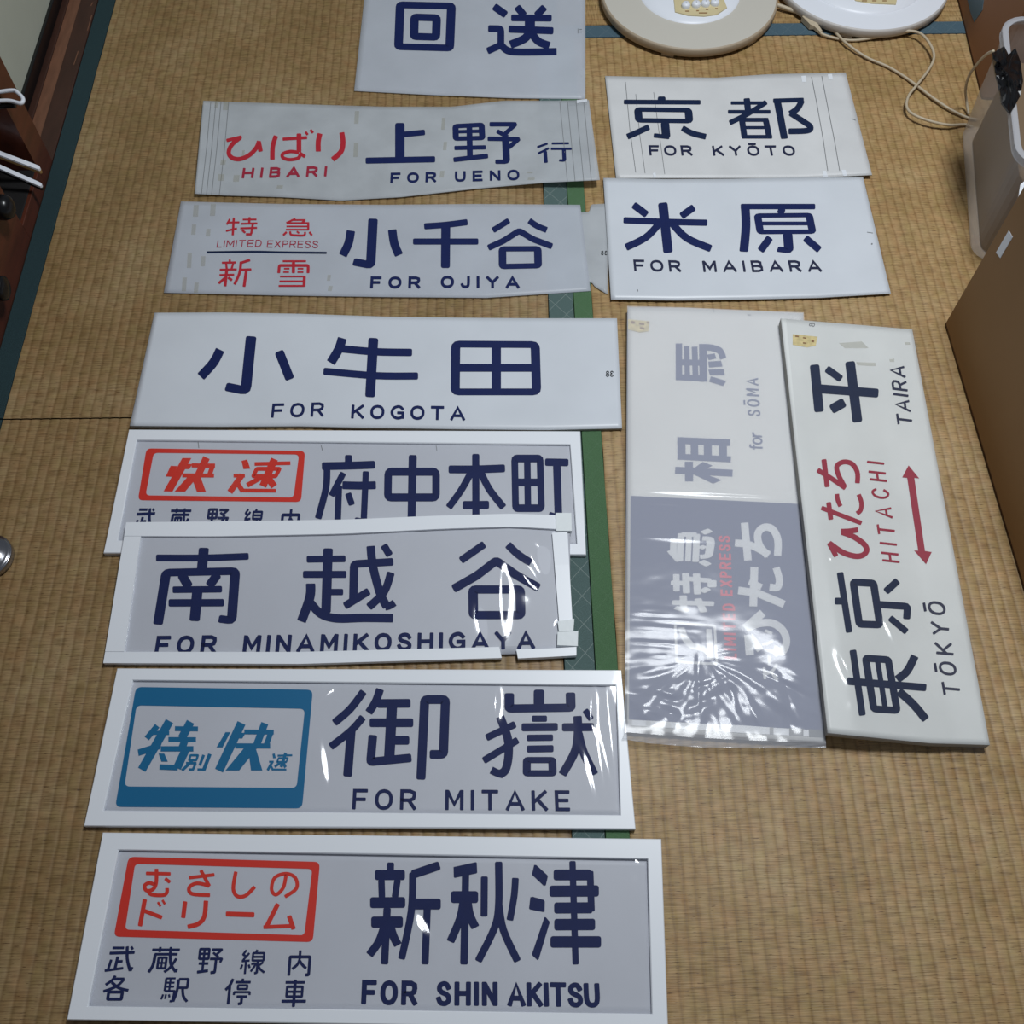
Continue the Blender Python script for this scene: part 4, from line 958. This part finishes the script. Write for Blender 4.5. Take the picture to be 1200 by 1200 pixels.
words(sh, s_, M['red_dull'], [('HITACHI', (1054.6, 660), (1036.2, 542), 20.6, .66, 2.7, (-1, -.11))])
P = Printer(sh.P); P.glyph('f: 918,122 1018,245 972,240 1072,925 1135,935 1082,1050 970,920 1008,922 905,240 858,235', crop(950, 530, 8)); P.done('arrow', M['red_dull'], s_)
chars(sh, s_, crop(970, 660, 8), ['62: 115,85 202,650; 64: 65,355 150,355; c70/68r24: 240,177 430,188 489,577 296,570; 68/66r30: 476,386 748,405 740,524; 68: 658,162 542,268; 60: 582,510 742,645'], M['navy_black'])
chars(sh, s_, crop(980, 740, 8), ['64: 155,172 246,788; 70: 100,464 845,526; c68/66r24: 275,250 487,265 570,740 352,725; 50: 385,260 462,735; s76: 570,450 665,370 738,228; s76: 585,560 720,680 842,826'], M['navy_black'])
words(sh, s_, M['navy_dull'], [('TŌKYŌ', (1126.5, 816), (1106.6, 705.5), 20.6, .92, 3.1, (-1, -.09))])
patch(sh, s_, M['sticker'], 'old_sticker', [[(929, 391.5), (958, 394.5), (956, 405), (946, 407), (929, 404)]])
sh3 = Up(sh, 0.0004)
patch(sh3, s_, M['sticker_dark'], 'sticker_print', [[(932, 393), (936, 393.5), (936, 395), (932, 394.6)], [(941, 395), (945, 395.6), (945, 397), (941, 396.4)], [(951, 398), (954, 398.5), (954, 401), (951, 400.6)], [(941, 401), (945, 401.6), (945, 403), (941, 402.4)]])
words(sh, s_, M['pencil'], [('8', (955, 382.5), (955, 377), 7, 1.0, .8, (-1, 0))], name='edge_mark')
P = Printer(sh.P)
for q in ([(983, 402), (1010, 400), (1018, 408), (990, 408)], [(1003, 424), (1026, 425), (1026, 429), (1005, 428)], [(1060, 401), (1066, 401), (1067, 404), (1061, 404)], [(1042, 421), (1048, 420), (1048, 424), (1043, 424)]): P.poly(q)
P.done('grey_smudge', M['stain'], s_)
RT = [R(1025, 720, 1052, 775, .006, .0022), R(975, 770, 995, 815, .006, .0026), R(965, 660, 972, 670, .004, .0015), R(985, 830, 1045, 862, .010, .0012), R(1010, 860, 1055, 856, .004, .0008), R(955, 560, 1000, 850, .015, .0008)]
tb = Sheet([(921, 371.5), (965, 375.5), (1012, 379.5), (1071, 384)], [(969, 861), (1030, 867), (1090, 873), (1162, 875)], lambda x, y: hc(x, y) + 0.0024 + 0.0007 * nz(x, y, 8, 71) + rsum(RT, x, y))
tb.build('plastic_bag', r, M['bag_clear'], 0, nx=70, ny=150)
flapr = r
def flap2(top, bot, zt, zb):
    V = []; F = []; n = 30; m_ = 5
    for j in range(m_ + 1):
        for i in range(n + 1):
            a = poly_at(top, i / n); b = poly_at(bot, i / n); t = j / m_
            V.append(at(a[0] + (b[0] - a[0]) * t, a[1] + (b[1] - a[1]) * t, zt(a[0]) + (zb - zt(a[0])) * t))
    for j in range(m_):
        for i in range(n):
            k = j * (n + 1) + i; F.append((k, k + n + 1, k + n + 2, k + 1))
    mesh('bag_end', V, F, M['bag_clear'], r, True)
flap2([(969, 861), (1030, 867), (1090, 873), (1162, 875)], [(969, 874), (1030, 880), (1090, 884), (1158, 886)], lambda px: 0.032 - 0.012 * (px - 969) / 193, 0.010)

# ------------------------------------------------------------------ round ceiling lamps lying on the mat
def circle3(a, b, c):
    ax, ay, bx, by, cx, cy = a.x, a.y, b.x, b.y, c.x, c.y
    d = 2 * (ax * (by - cy) + bx * (cy - ay) + cx * (ay - by))
    ux = ((ax ** 2 + ay ** 2) * (by - cy) + (bx ** 2 + by ** 2) * (cy - ay) + (cx ** 2 + cy ** 2) * (ay - by)) / d
    uy = ((ax ** 2 + ay ** 2) * (cx - bx) + (bx ** 2 + by ** 2) * (ax - cx) + (cx ** 2 + cy ** 2) * (bx - ax)) / d
    return Vector((ux, uy)), (Vector((ux, uy)) - Vector((ax, ay))).length
def lathe(name, prof, m, parent, seg=96):
    c = parent.location; V = []; F = []
    for i in range(seg):
        a = 2 * pi * i / seg
        for (rr, z) in prof: V.append((c[0] + rr * cos(a), c[1] + rr * sin(a), z))
    n = len(prof)
    for i in range(seg):
        for k in range(n - 1):
            j = (i + 1) % seg
            F.append((i * n + k, j * n + k, j * n + k + 1, i * n + k + 1))
    o = mesh(name, V, F, m, parent, True)
    return o
def disc_lamp(label, top3, z, R_ring, white_inner, mtop, mside, knobs):
    c, R_ = circle3(*[at(*p, z) for p in top3])
    t = thing('ceiling_lamp', label, 'lamp', (c.x, c.y, 0.0))
    lathe('rim', [(R_ - 0.012, 0.006), (R_ - 0.002, 0.007), (R_, 0.010), (R_, z - 0.003), (R_ - 0.001, z - 0.001), (R_ - 0.004, z)], mside, t)
    lathe('shell', [(R_ - 0.004, z), (R_ * 0.80, z + 0.001), (R_ring, z + 0.001)], mtop, t)
    lathe('inner_disc', [(R_ring, z + 0.001), (R_ring - 0.003, z + 0.004), (R_ring - 0.03, z + 0.005), (0.001, z + 0.005)], white_inner, t)
    for k in range(6):
        a = 2 * pi * k / 6 - 1.9
        v, f = prism([(c.x + rr * cos(a + da), c.y + rr * sin(a + da)) for rr, da in ((R_ - 0.06, -.07), (R_ - .004, -.07), (R_ - .004, .07), (R_ - .06, .07))], 0.0006, 0.0075)
        mesh('foot', v, f, mside, t)
    return t, c, R_
t, c1, R1 = disc_lamp('round warm grey lamp base lying flat with a yellow panel of four white knobs', [(706, 0), (812, 58.5), (912, 0)], 0.024, 0.1, M['lamp_white'], M['lamp_grey'], M['lamp_side'], True)
# fit of the inner disc in the picture: lowest point at about y = 22
ic = t.children
def put_panel(t, px_quad, z, m):
    v, f = prism([tuple(at(*p, z)[:2]) for p in px_quad], z - 0.002, z + 0.001, 0.0004); return mesh('control_panel', v, f, m, t)
pz = 0.030
pn = put_panel(t, [(789, -6), (791, 14), (806, 18), (825, 19), (840, 17), (852, 9), (846, -6)], pz, M['panel'])
for kx, ky in ((804, 5), (816, 4), (827, 3), (838, 2)):
    p = at(kx, ky, pz + 0.006)
    V = []; F = []; S_ = 20
    for i in range(S_):
        a = 2 * pi * i / S_
        for rr, z in ((0.0085, pz + .001), (0.0085, pz + .006), (0.0065, pz + .009), (0.001, pz + .0095)): V.append((p.x + rr * cos(a), p.y + rr * sin(a), z))
    for i in range(S_):
        for k in range(3):
            j = (i + 1) % S_; F.append((i * 4 + k, j * 4 + k, j * 4 + k + 1, i * 4 + k + 1))
    mesh('knob', V, F, M['lamp_white'], pn, True)
for x0, x1, y0 in ((803, 808, 12.5), (816, 819, 12), (827, 830, 10.5), (838, 841, 9.5), (819, 829, 14.6)):
    v, f = prism([tuple(at(x, y, pz + .001)[:2]) for x, y in ((x0, y0), (x1, y0), (x1, y0 + 1.2), (x0, y0 + 1.2))], pz + 0.001, pz + 0.0013)
    mesh('panel_mark', v, f, M['sticker_dark'], pn)
t2, c2, R2 = disc_lamp('round bright white lamp base lying flat beside the grey one, cord and plug in front', [(926, 0), (1020, 36), (1110, 0)], 0.024, 0.125, M['lamp_white'], M['lamp_white'], M['lamp_side_pale'], False)
pn = put_panel(t2, [(995, -6), (1003, 1), (1022, 4), (1050, 5), (1052, -6)], 0.030, M['panel'])
lines_px = [(1010, 1016), (1022, 1027), (1034, 1039)]
for x0, x1 in lines_px:
    v, f = prism([tuple(at(x, y, .031)[:2]) for x, y in ((x0, 0.5), (x1, 0.5), (x1, 1.6), (x0, 1.6))], 0.031, 0.0313); mesh('panel_mark', v, f, M['sticker_dark'], pn)

# ------------------------------------------------------------------ cords
def tube(name, pts, rad, m, parent=None, res=6, flat=1.0):
    p = smooth_pts3(pts, 8); V = []; F = []
    for i, c in enumerate(p):
        d = (p[min(i + 1, len(p) - 1)] - p[max(i - 1, 0)]).normalized()
        s = d.cross(Vector((0, 0, 1))).normalized(); u = s.cross(d).normalized()
        for k in range(res):
            a = 2 * pi * k / res; V.append(c + s * (rad * flat * cos(a)) + u * (rad * sin(a)))
    for i in range(len(p) - 1):
        for k in range(res):
            j = (k + 1) % res; F.append((i * res + k, i * res + j, (i + 1) * res + j, (i + 1) * res + k))
    F.append(tuple(range(res))[::-1]); F.append(tuple((len(p) - 1) * res + k for k in range(res)))
    o = mesh(name, V, F, m, parent, True); return o
def smooth_pts3(p, n):
    q = [p[0]] + list(p) + [p[-1]]; out = []
    for i in range(1, len(q) - 2):
        a, b, c, d = q[i - 1], q[i], q[i + 1], q[i + 2]
        for k in range(n):
            t = k / n
            out.append(0.5 * ((2 * b) + (-a + c) * t + (2 * a - 5 * b + 4 * c - d) * t * t + (-a + 3 * b - 3 * c + d) * t ** 3))
    out.append(p[-1]); return out
def pz_(L): return [at(x, y, z) for x, y, z in L]
cr = thing('power_cord', 'off-white power cord looping out from its plug by the white lamp to the plastic bin', 'cord', at(960, 36))
tube('cable', pz_([(958, 36, .008), (966, 41, .006), (985, 46, .004), (1005, 47, .004), (1035, 42, .008), (1060, 36.5, .014), (1078, 39, .018), (1090, 52, .018), (1094.5, 67, .014), (1088, 82, .009), (1075, 99, .0115), (1065, 112, .010), (1062.5, 125, .012), (1070, 134, .014), (1090, 142, .014), (1112, 146.5, .010), (1131, 146, .004), (1140, 149, .004)]), 0.0026, M['cord'], cr, 8)
def plug(parent, base, tip, w, z):
    b, t_ = at(*base, z), at(*tip, z); d = (t_ - b); n = Vector((-d.y, d.x, 0)).normalized()
    prof = [(0, .25), (.35, .45), (.45, 1.0), (1.0, 1.05)]
    V = []; F = []
    for s, k in prof:
        c = b + d * s
        for sg, zz in ((-1, -1), (1, -1), (1, 1), (-1, 1)): V.append(c + n * (sg * w * k) + Vector((0, 0, zz * 0.0055 * min(1, k + .2))))
    for i in range(len(prof) - 1):
        for k in range(4):
            j = (k + 1) % 4; F.append((i * 4 + k, i * 4 + j, i * 4 + 4 + j, i * 4 + 4 + k))
    F.append((3, 2, 1, 0)); m4 = 4 * (len(prof) - 1); F.append((m4, m4 + 1, m4 + 2, m4 + 3))
    o = mesh('plug', V, F, M['cord'], parent)
    for sg in (-.5, .5):
        c0 = t_ + n * (w * sg); c1_ = c0 + d.normalized() * 0.016
        v = []
        for c in (c0, c1_):
            for a, zz in ((-1, -1), (1, -1), (1, 1), (-1, 1)): v.append(c + n * (a * 0.0008) + Vector((0, 0, zz * 0.003)))
        mesh('pin', v, [(0, 1, 5, 4), (1, 2, 6, 5), (2, 3, 7, 6), (3, 0, 4, 7), (4, 5, 6, 7), (3, 2, 1, 0)], M['brass'], o)
plug(cr, (962, 38), (945, 20), 0.011, 0.009)
cr2 = thing('power_cord', 'second off-white cord running straight from under the white lamp to the bin', 'cord', at(975, 38))
tube('cable', pz_([(969, 30, .005), (978, 37, .006), (992, 51, .009), (1015, 67, .005), (1040, 78, .004), (1060, 90, .004), (1075, 101, .005), (1095, 116, .006), (1115, 129, .006), (1134, 138, .004), (1145, 140, .004)]), 0.0026, M['cord'], cr2, 8)
cr3 = thing('power_cord', 'short thick cord end leaving the right side of the grey lamp', 'cord', at(925, 12))
tube('cable', pz_([(905, 4, .012), (917, 8, .010), (928, 12, .008), (940, 15, .008)]), 0.0042, M['cord'], cr3, 8)
cr4 = thing('power_cord', 'thin white cord standing in an arch against the plastic bin', 'cord', at(1134, 128))
tube('cable', pz_([(1135, 134, .004), (1132.5, 118, .02), (1131.5, 104, .05), (1136, 88, .09), (1146, 74, .13), (1156, 64, .17), (1164, 60, .205)]), 0.0024, M['cord'], cr4, 8)

# ------------------------------------------------------------------ right side: cardboard and bin
def wall_box(name, label, cat, c0, c1, depth, h, m, edge, z0=0.0014):
    """open-topped carton: floor line c0 -> c1 (xy), going depth to the right"""
    d = (c1 - c0); L = d.length; d.normalize(); n = Vector((-d.y, d.x)) if Vector((-d.y, d.x)).x > 0 else Vector((d.y, -d.x))
    t = thing(name, label, cat, (c0.x, c0.y, z0)); th = 0.005
    P4 = [c0, c1, c1 + n * depth, c0 + n * depth]
    for k in range(4):
        a, b = P4[k], P4[(k + 1) % 4]; inw = (P4[(k + 2) % 4] - b).normalized() * th; e = (b - a).normalized() * (th if k % 2 else 0)
        v, f = prism([tuple(a + e * 1.001), tuple(b - e * 1.001), tuple(b - e * 1.001 + inw), tuple(a + e * 1.001 + inw)], z0, z0 + h, 0.0008)
        mesh('side_panel', v, f, m, t)
    v, f = prism([tuple(p) for p in P4], z0, z0 + 0.004); mesh('bottom_panel', v, f, edge, t)
    return t, d, n
c0 = at(1107, 381).xy; c1 = at(1197, 684).xy
c1 = c0 + (c1 - c0).normalized() * 0.62
tb_, dd, nn = wall_box('cardboard_box', 'large plain brown cardboard box standing at the right edge, nearest', 'box', c0, c1, 0.42, 0.44, M['card'], M['card_edge'])
# pale sticker on its left face
def on_face(px, py, c0, n):
    """point of the vertical plane through c0 with normal n seen at (px,py)"""
    d = _fw + _rt * ((px - 600) / FPX) + _up * ((600 - py) / FPX)
    k = (n.x * c0.x + n.y * c0.y) / (n.x * d.x + n.y * d.y)
    return Vector((0, 0, CAMZ)) + d * k
q = [on_face(*p, c0 - nn * 0.0006, nn) for p in ((1182, 270), (1186.5, 278), (1172, 302.5), (1167, 296))]
v = q + [p + Vector((nn.x, nn.y, 0)) * 0.0005 for p in q]
mesh('pale_sticker', v, [(0, 1, 2, 3), (7, 6, 5, 4), (0, 4, 5, 1), (1, 5, 6, 2), (2, 6, 7, 3), (3, 7, 4, 0)], M['tape_white'], tb_)

d0 = at(1148, 108).xy; d1 = at(1122, 1).xy
dirn = (d1 - d0).normalized(); e0 = d0 - dirn * 0.02; e1 = d0 + dirn * 0.6
tk, dk, nk = wall_box('cardboard_box', 'darker brown cardboard box behind the plastic bin at the top right corner', 'box', e0, e1, 0.35, 0.42, M['card_dark'], M['card_edge'])
q = [on_face(*p, e0 - nk * 0.0006, nk) for p in ((1133, -3), (1153, -3), (1151, 12), (1141.5, 26), (1137, 14))]
v = q + [p + Vector((nk.x, nk.y, 0)) * 0.0005 for p in q]
mesh('blue_label', v, [(0, 1, 2, 3, 4), (9, 8, 7, 6, 5)] + [(i, i + 5, (i + 1) % 5 + 5, (i + 1) % 5) for i in range(5)], M['blue_tape'], tk)

# frosted bin
b0 = at(1138, 303).xy; b1 = at(1127, 152).xy
ax_ = (b1 - b0).normalized(); nx_ = Vector((ax_.y, -ax_.x)); LB = (b1 - b0).length
BH = 0.215; DP = 0.36
def rrect(o, ax, nx, l, w, r, n=6, off=0.0):
    pts = []
    for (u, v_, a0) in ((r, r, pi), (l - r, r, 1.5 * pi), (l - r, w - r, 0), (r, w - r, .5 * pi)):
        for k in range(n + 1):
            a = a0 + (pi / 2) * k / n
            uu = u + (r + off) * cos(a); vv = v_ + (r + off) * sin(a)
            pts.append(o + ax * uu + nx * vv)
    return pts
bt = thing('storage_bin', 'translucent frosted plastic storage bin with rounded rim at the right edge', 'container', (b0.x, b0.y, 0.0014))
lv = [(0.0, 0.0016), (0.004, 0.006), (0.010, 0.10), (0.014, BH)]
V = []; F = []; rings = []
for off, z in lv:
    ring = rrect(b0 + nx_ * 0.002, ax_, nx_, LB, DP, 0.025, off=off); rings.append(ring); V += [(p.x, p.y, z) for p in ring]
n = len(rings[0])
for k in range(len(lv) - 1):
    for i in range(n):
        j = (i + 1) % n; F.append((k * n + i, k * n + j, (k + 1) * n + j, (k + 1) * n + i))
F.append(tuple(range(n))[::-1])
mesh('bin_wall', V, F, M['bin'], bt, False)
V = []; F = []
prof = [(0.014, BH), (0.017, BH), (0.018, BH - 0.010), (0.020, BH - 0.010), (0.020, BH + 0.002), (0.010, BH + 0.002), (0.010, BH)]
for off, z in prof:
    V += [(p.x, p.y, z) for p in rrect(b0 + nx_ * 0.002, ax_, nx_, LB, DP, 0.025, off=off)]
m_ = len(prof)
for k in range(m_):
    for i in range(n):
        j = (i + 1) % n; k2 = (k + 1) % m_; F.append((k * n + i, k * n + j, k2 * n + j, k2 * n + i))
mesh('bin_rim', V, F, M['bin_rim'], bt, False)
# brown and dark things inside the bin
o_ = b0 + ax_ * 0.012 + nx_ * 0.016
v, f = prism([tuple(p) for p in rrect(o_, ax_, nx_, LB - 0.026, 0.206, 0.022)], 0.008, 0.158, 0.003)
tag(mesh('cardboard_carton', v, f, M['bin_carton']), 'brown carton seen blurred inside the frosted bin', 'box')
o_ = b0 + ax_ * 0.01 + nx_ * 0.235
v, f = prism([tuple(p) for p in rrect(o_, ax_, nx_, LB * 0.6, 0.08, 0.02)], 0.008, 0.185, 0.006)
tag(mesh('dark_bundle', v, f, M['black']), 'dark bundle packed in the bin beside the brown carton', 'bundle')

def crumple(name, label, px, z0, m, amp, cat, th=0.003, drape=0.0):
    """thin crumpled piece following a picture outline, real thickness"""
    cx = sum(p[0] for p in px) / len(px); cy = sum(p[1] for p in px) / len(px)
    V = []; F = []; rings_ = 5; n = len(px)
    cen = at(cx, cy, z0 + amp)
    for k in range(1, rings_ + 1):
        t = k / rings_
        for (x, y) in px:
            X = cx + (x - cx) * t; Y = cy + (y - cy) * t
            z = z0 + amp * (1 - t) + amp * 0.8 * noise.noise(Vector((X * .11, Y * .11, 3))) - drape * max(0, t - .4)
            V.append(at(X, Y, z))
    V.append(cen); c_ = len(V) - 1
    for i in range(n):
        F.append((c_, (i + 1) % n, i))
        for k in range(rings_ - 1):
            j = (i + 1) % n; F.append((k * n + i, k * n + j, (k + 1) * n + j, (k + 1) * n + i))
    N = len(V); V += [Vector((p.x, p.y, p.z - th)) for p in V]; F += [tuple(N + i for i in f[::-1]) for f in F]
    k = rings_ - 1
    for i in range(n):
        j = (i + 1) % n; F.append((k * n + i, k * n + j, N + k * n + j, N + k * n + i))
    me_o = mesh(name, V, F, m); me = me_o.data
    bm = bmesh.new(); bm.from_mesh(me); bmesh.ops.recalc_face_normals(bm, faces=bm.faces); bm.to_mesh(me); bm.free()
    return tag(me_o, label, cat)
def dens(p, k=3):
    out = []
    for i in range(len(p)):
        a, b = p[i], p[(i + 1) % len(p)]
        for j in range(k): out.append((a[0] + (b[0] - a[0]) * j / k, a[1] + (b[1] - a[1]) * j / k))
    return out
crumple('black_bag', 'crumpled black plastic lying over the rim of the frosted bin', dens([(1163, 62), (1177, 54), (1182, 64), (1190, 56), (1196, 72), (1199, 95), (1196, 112), (1184, 133), (1174, 120), (1170, 98), (1166, 84)]), 0.226, M['black'], 0.010, 'bag')
crumple('white_paper', 'small white paper corner between the bin and the nearest cardboard box', dens([(1196, 216), (1215, 200), (1225, 240), (1203, 244), (1192, 240)]), 0.235, M['tape_white'], 0.006, 'paper', 0.002)

# ------------------------------------------------------------------ left side: sill, sliding door, cabinet
xs0 = heri_ll - 0.001                                  # right edge of the sill
gl = (at(97, 2).x + at(52, 140).x) / 2; gl0 = (at(82, 2).x + at(38, 140).x) / 2
fx = (at(78, 2).x + at(33, 122).x) / 2                # foot of the sliding door
ys0, ys1 = -0.45, 3.2
sill = []
v, f = prism([(gl, ys0), (xs0, ys0), (xs0, ys1), (gl, ys1)], -0.018, 0.003, 0.001); s0 = mesh('trim_1', v, f, M['wood_dark']); s0['kind'] = 'structure'
v, f = prism([(gl0, ys0), (gl - 0.0005, ys0), (gl - 0.0005, ys1), (gl0, ys1)], -0.018, 0.0005); mesh('groove', v, f, M['wood_light'], s0)
v, f = prism([(fx - 0.10, ys0), (gl0 - 0.0005, ys0), (gl0 - 0.0005, ys1), (fx - 0.10, ys1)], -0.018, 0.003, 0.001); mesh('sill_board', v, f, M['wood_dark'], s0)
# a few scuffs on the sill
for a, b in (((107, 18), (102, 36)), ((91, 60), (86, 76)), ((108, 3), (106, 7))):
    p, q_ = at(*a, .003), at(*b, .003)
    v, f = prism([(p.x, p.y), (p.x + .0022, p.y), (q_.x + .0015, q_.y), (q_.x, q_.y)], 0.003, 0.0033); mesh('scuff', v, f, M['wood_light'], s0)
# sliding door
cab_y = at(60, 190).y
dr = thing('door_1', 'x', 'door', (fx, 2.0, 0.0035)); del dr['label'], dr['category']; dr['kind'] = 'structure'
def bxm(x0, x1, y0, y1, z0, z1, bev=0.001): return prism([(x0, y0), (x1, y0), (x1, y1), (x0, y1)], z0, z1, bev)
mesh('bottom_rail', *bxm(fx - 0.022, fx, cab_y + 0.002, 3.1, 0.0035, 0.030), M['black'], dr)
mesh('door_paper', *bxm(fx - 0.017, fx - 0.006, cab_y + 0.002, 3.1, 0.0302, 1.75), M['fusuma'], dr)
mesh('top_rail', *bxm(fx - 0.022, fx, cab_y + 0.002, 3.1, 1.7502, 1.79), M['black'], dr)
# cabinet
cx1 = xs0 + 0.001
cb = thing('cabinet', 'red-brown lacquered wooden cabinet along the left edge with a dark open shelf', 'cabinet', (cx1 - 0.15, cab_y - 0.3, 0.0035))
z0c = 0.0035; CH = 0.42
shelf_y0, shelf_y1 = 1.262, cab_y - 0.058
mesh('back_post', *bxm(cx1 - 0.36, cx1, cab_y - 0.058, cab_y, z0c, CH), M['wood'], cb)
mesh('front_panel', *bxm(cx1 - 0.02, cx1, -0.3, shelf_y0 - 0.0005, z0c, CH), M['wood'], cb)
mesh('base_board', *bxm(cx1 - 0.36, cx1, shelf_y0, shelf_y1 - .0005, z0c, 0.034), M['wood'], cb)
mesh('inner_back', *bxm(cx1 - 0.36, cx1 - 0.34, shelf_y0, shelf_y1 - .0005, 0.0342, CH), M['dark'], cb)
mesh('upper_board', *bxm(cx1 - 0.3395, cx1, shelf_y0, shelf_y1 - .0005, 0.27, CH), M['wood'], cb)
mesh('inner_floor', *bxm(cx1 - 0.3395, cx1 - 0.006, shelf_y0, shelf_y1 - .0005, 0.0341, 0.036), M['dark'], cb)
# thin white plastic strips poking out
def strip(label, a, b, za, zb, w, m1, m2, name='plastic_strip', under=True):
    p, q_ = at(*a, za), at(*b, zb); d = (q_ - p).normalized(); n = Vector((-d.y, d.x, 0)).normalized()
    t = thing(name, label, 'strip', p)
    def bar(k0, k1, zo0, zo1, m, nm):
        V = []
        pts = []
        L = (q_ - p).length
        for s in (0, 0.3, 0.6, 0.9): pts.append((s * L, w))
        pts += [(L - w * 0.5, w * 0.9), (L - 0.1 * w, w * 0.5), (L, 0)]
        out = [(s, h) for s, h in pts] + [(s, -h) for s, h in pts[-2::-1]]
        for zz in (zo0, zo1):
            for s, h in out: V.append(p + d * s + n * h + Vector((0, 0, zz)))
        m_ = len(out)
        F = [tuple(range(m_))[::-1], tuple(range(m_, 2 * m_))] + [(i, (i + 1) % m_, m_ + (i + 1) % m_, m_ + i) for i in range(m_)]
        o = mesh(nm, V, F, m, t)
        bm = bmesh.new(); bm.from_mesh(o.data); bmesh.ops.recalc_face_normals(bm, faces=bm.faces); bm.to_mesh(o.data); bm.free()
    bar(0, 1, 0, 0.004, m1, 'top_layer')
    if under: bar(0, 1, -0.006, -0.0004, m2, 'under_layer')
M['tan'] = mat('tan wood layer', srgb(150, 118, 70), 0.6)
strip('upper long white strip with a tan underside poking out of the cabinet shelf', (-40, 166), (48, 199), 0.125, 0.060, 0.0045, M['lamp_white'], M['tan'])
strip('lower white strip end just below the tan-backed one', (-2, 196), (50, 219), 0.085, 0.048, 0.004, M['lamp_white'], M['black'])
hk = thing('wire_hook', 'bent white U-shaped hook poking out at the upper left of the cabinet', 'hook', at(10, 112, .2))
tube('wire', [at(x, y, 0.195) for x, y in ((-40, 112), (-10, 109), (14, 106), (21, 109), (27, 116), (24, 121), (10, 118), (-10, 119), (-40, 122))], 0.0032, M['lamp_white'], hk, 8)
tube('black_wire', [at(x, y, 0.185) for x, y in ((-40, 128), (0, 124), (18, 123))], 0.005, M['black'], hk, 8)
# two black knobs
def knob(label, px, py, rad, z, ridg=False):
    p = at(px, py, z); t = cb
    V = []; F = []; S_ = 28
    prof = [(0.0, rad), (0.018, rad), (0.024, rad * .92), (0.029, rad * .75), (0.032, rad * .4), (0.033, 0.0005)]
    if ridg: prof = [(0.0, rad), (0.010, rad), (0.012, rad * .88), (0.016, rad * .88), (0.018, rad * .98), (0.025, rad * .95), (0.028, rad * .7), (0.030, 0.0005)]
    x_face = cx1
    for i in range(S_):
        a = 2 * pi * i / S_
        for s, rr in prof: V.append((x_face + s + .0005, p.y + rr * cos(a), p.z + rr * sin(a)))
    n = len(prof)
    for i in range(S_):
        for k in range(n - 1):
            j = (i + 1) % S_; F.append((i * n + k, j * n + k, j * n + k + 1, i * n + k + 1))
    F.append(tuple(i * n for i in range(S_)))
    o = mesh('knob', V, F, M['black'], t, True)
    bm = bmesh.new(); bm.from_mesh(o.data); bmesh.ops.recalc_face_normals(bm, faces=bm.faces); bm.to_mesh(o.data); bm.free()
    sv = [(x_face - 0.0005, p.y + 0.008 * cos(2 * pi * i / 12), p.z + .008 * sin(2 * pi * i / 12)) for i in range(12)] + [(x_face + 0.002, p.y + 0.008 * cos(2 * pi * i / 12), p.z + .008 * sin(2 * pi * i / 12)) for i in range(12)]
    mesh('shank', sv, [tuple(range(12)), tuple(range(23, 11, -1))] + [(i, (i + 1) % 12, 12 + (i + 1) % 12, 12 + i) for i in range(12)], M['black'], o)
def knob_on_face(label, px, py, rad, ridg=False):
    q_ = on_face(px, py, Vector((cx1 + 0.01, 0)), Vector((1, 0)))
    p = q_
    global at
    old = at; at = lambda a, b, z=0: p if a == px else old(a, b, z)
    knob(label, px, py, rad, p.z, ridg); at = old
knob_on_face('upper glossy black round knob on the cabinet side', -1, 243, 0.020)
knob_on_face('lower ridged black round knob on the cabinet side', -6, 338, 0.020, True)

# shallow steel tin at the left edge
p = at(-18, 648, 0.02)
tn = thing('steel_tin', 'round polished steel tin with stepped rings cut off by the left edge', 'tin', (p.x, p.y, 0.0014))
RR = (at(9.5, 650, .012) - at(-18, 648, .012)).length
lathe('tin_body', [(0.001, 0.0016), (RR - .002, 0.0016), (RR, 0.003), (RR, 0.012), (RR - 0.002, 0.0135), (RR - 0.004, 0.013), (RR - .005, 0.016), (RR - .0075, 0.0165), (RR - .009, 0.019), (RR - .012, 0.0195), (RR - .014, 0.022), (RR - .017, .0222), (RR - .018, .0205), (0.001, 0.0205)], M['metal'], tn, 64)
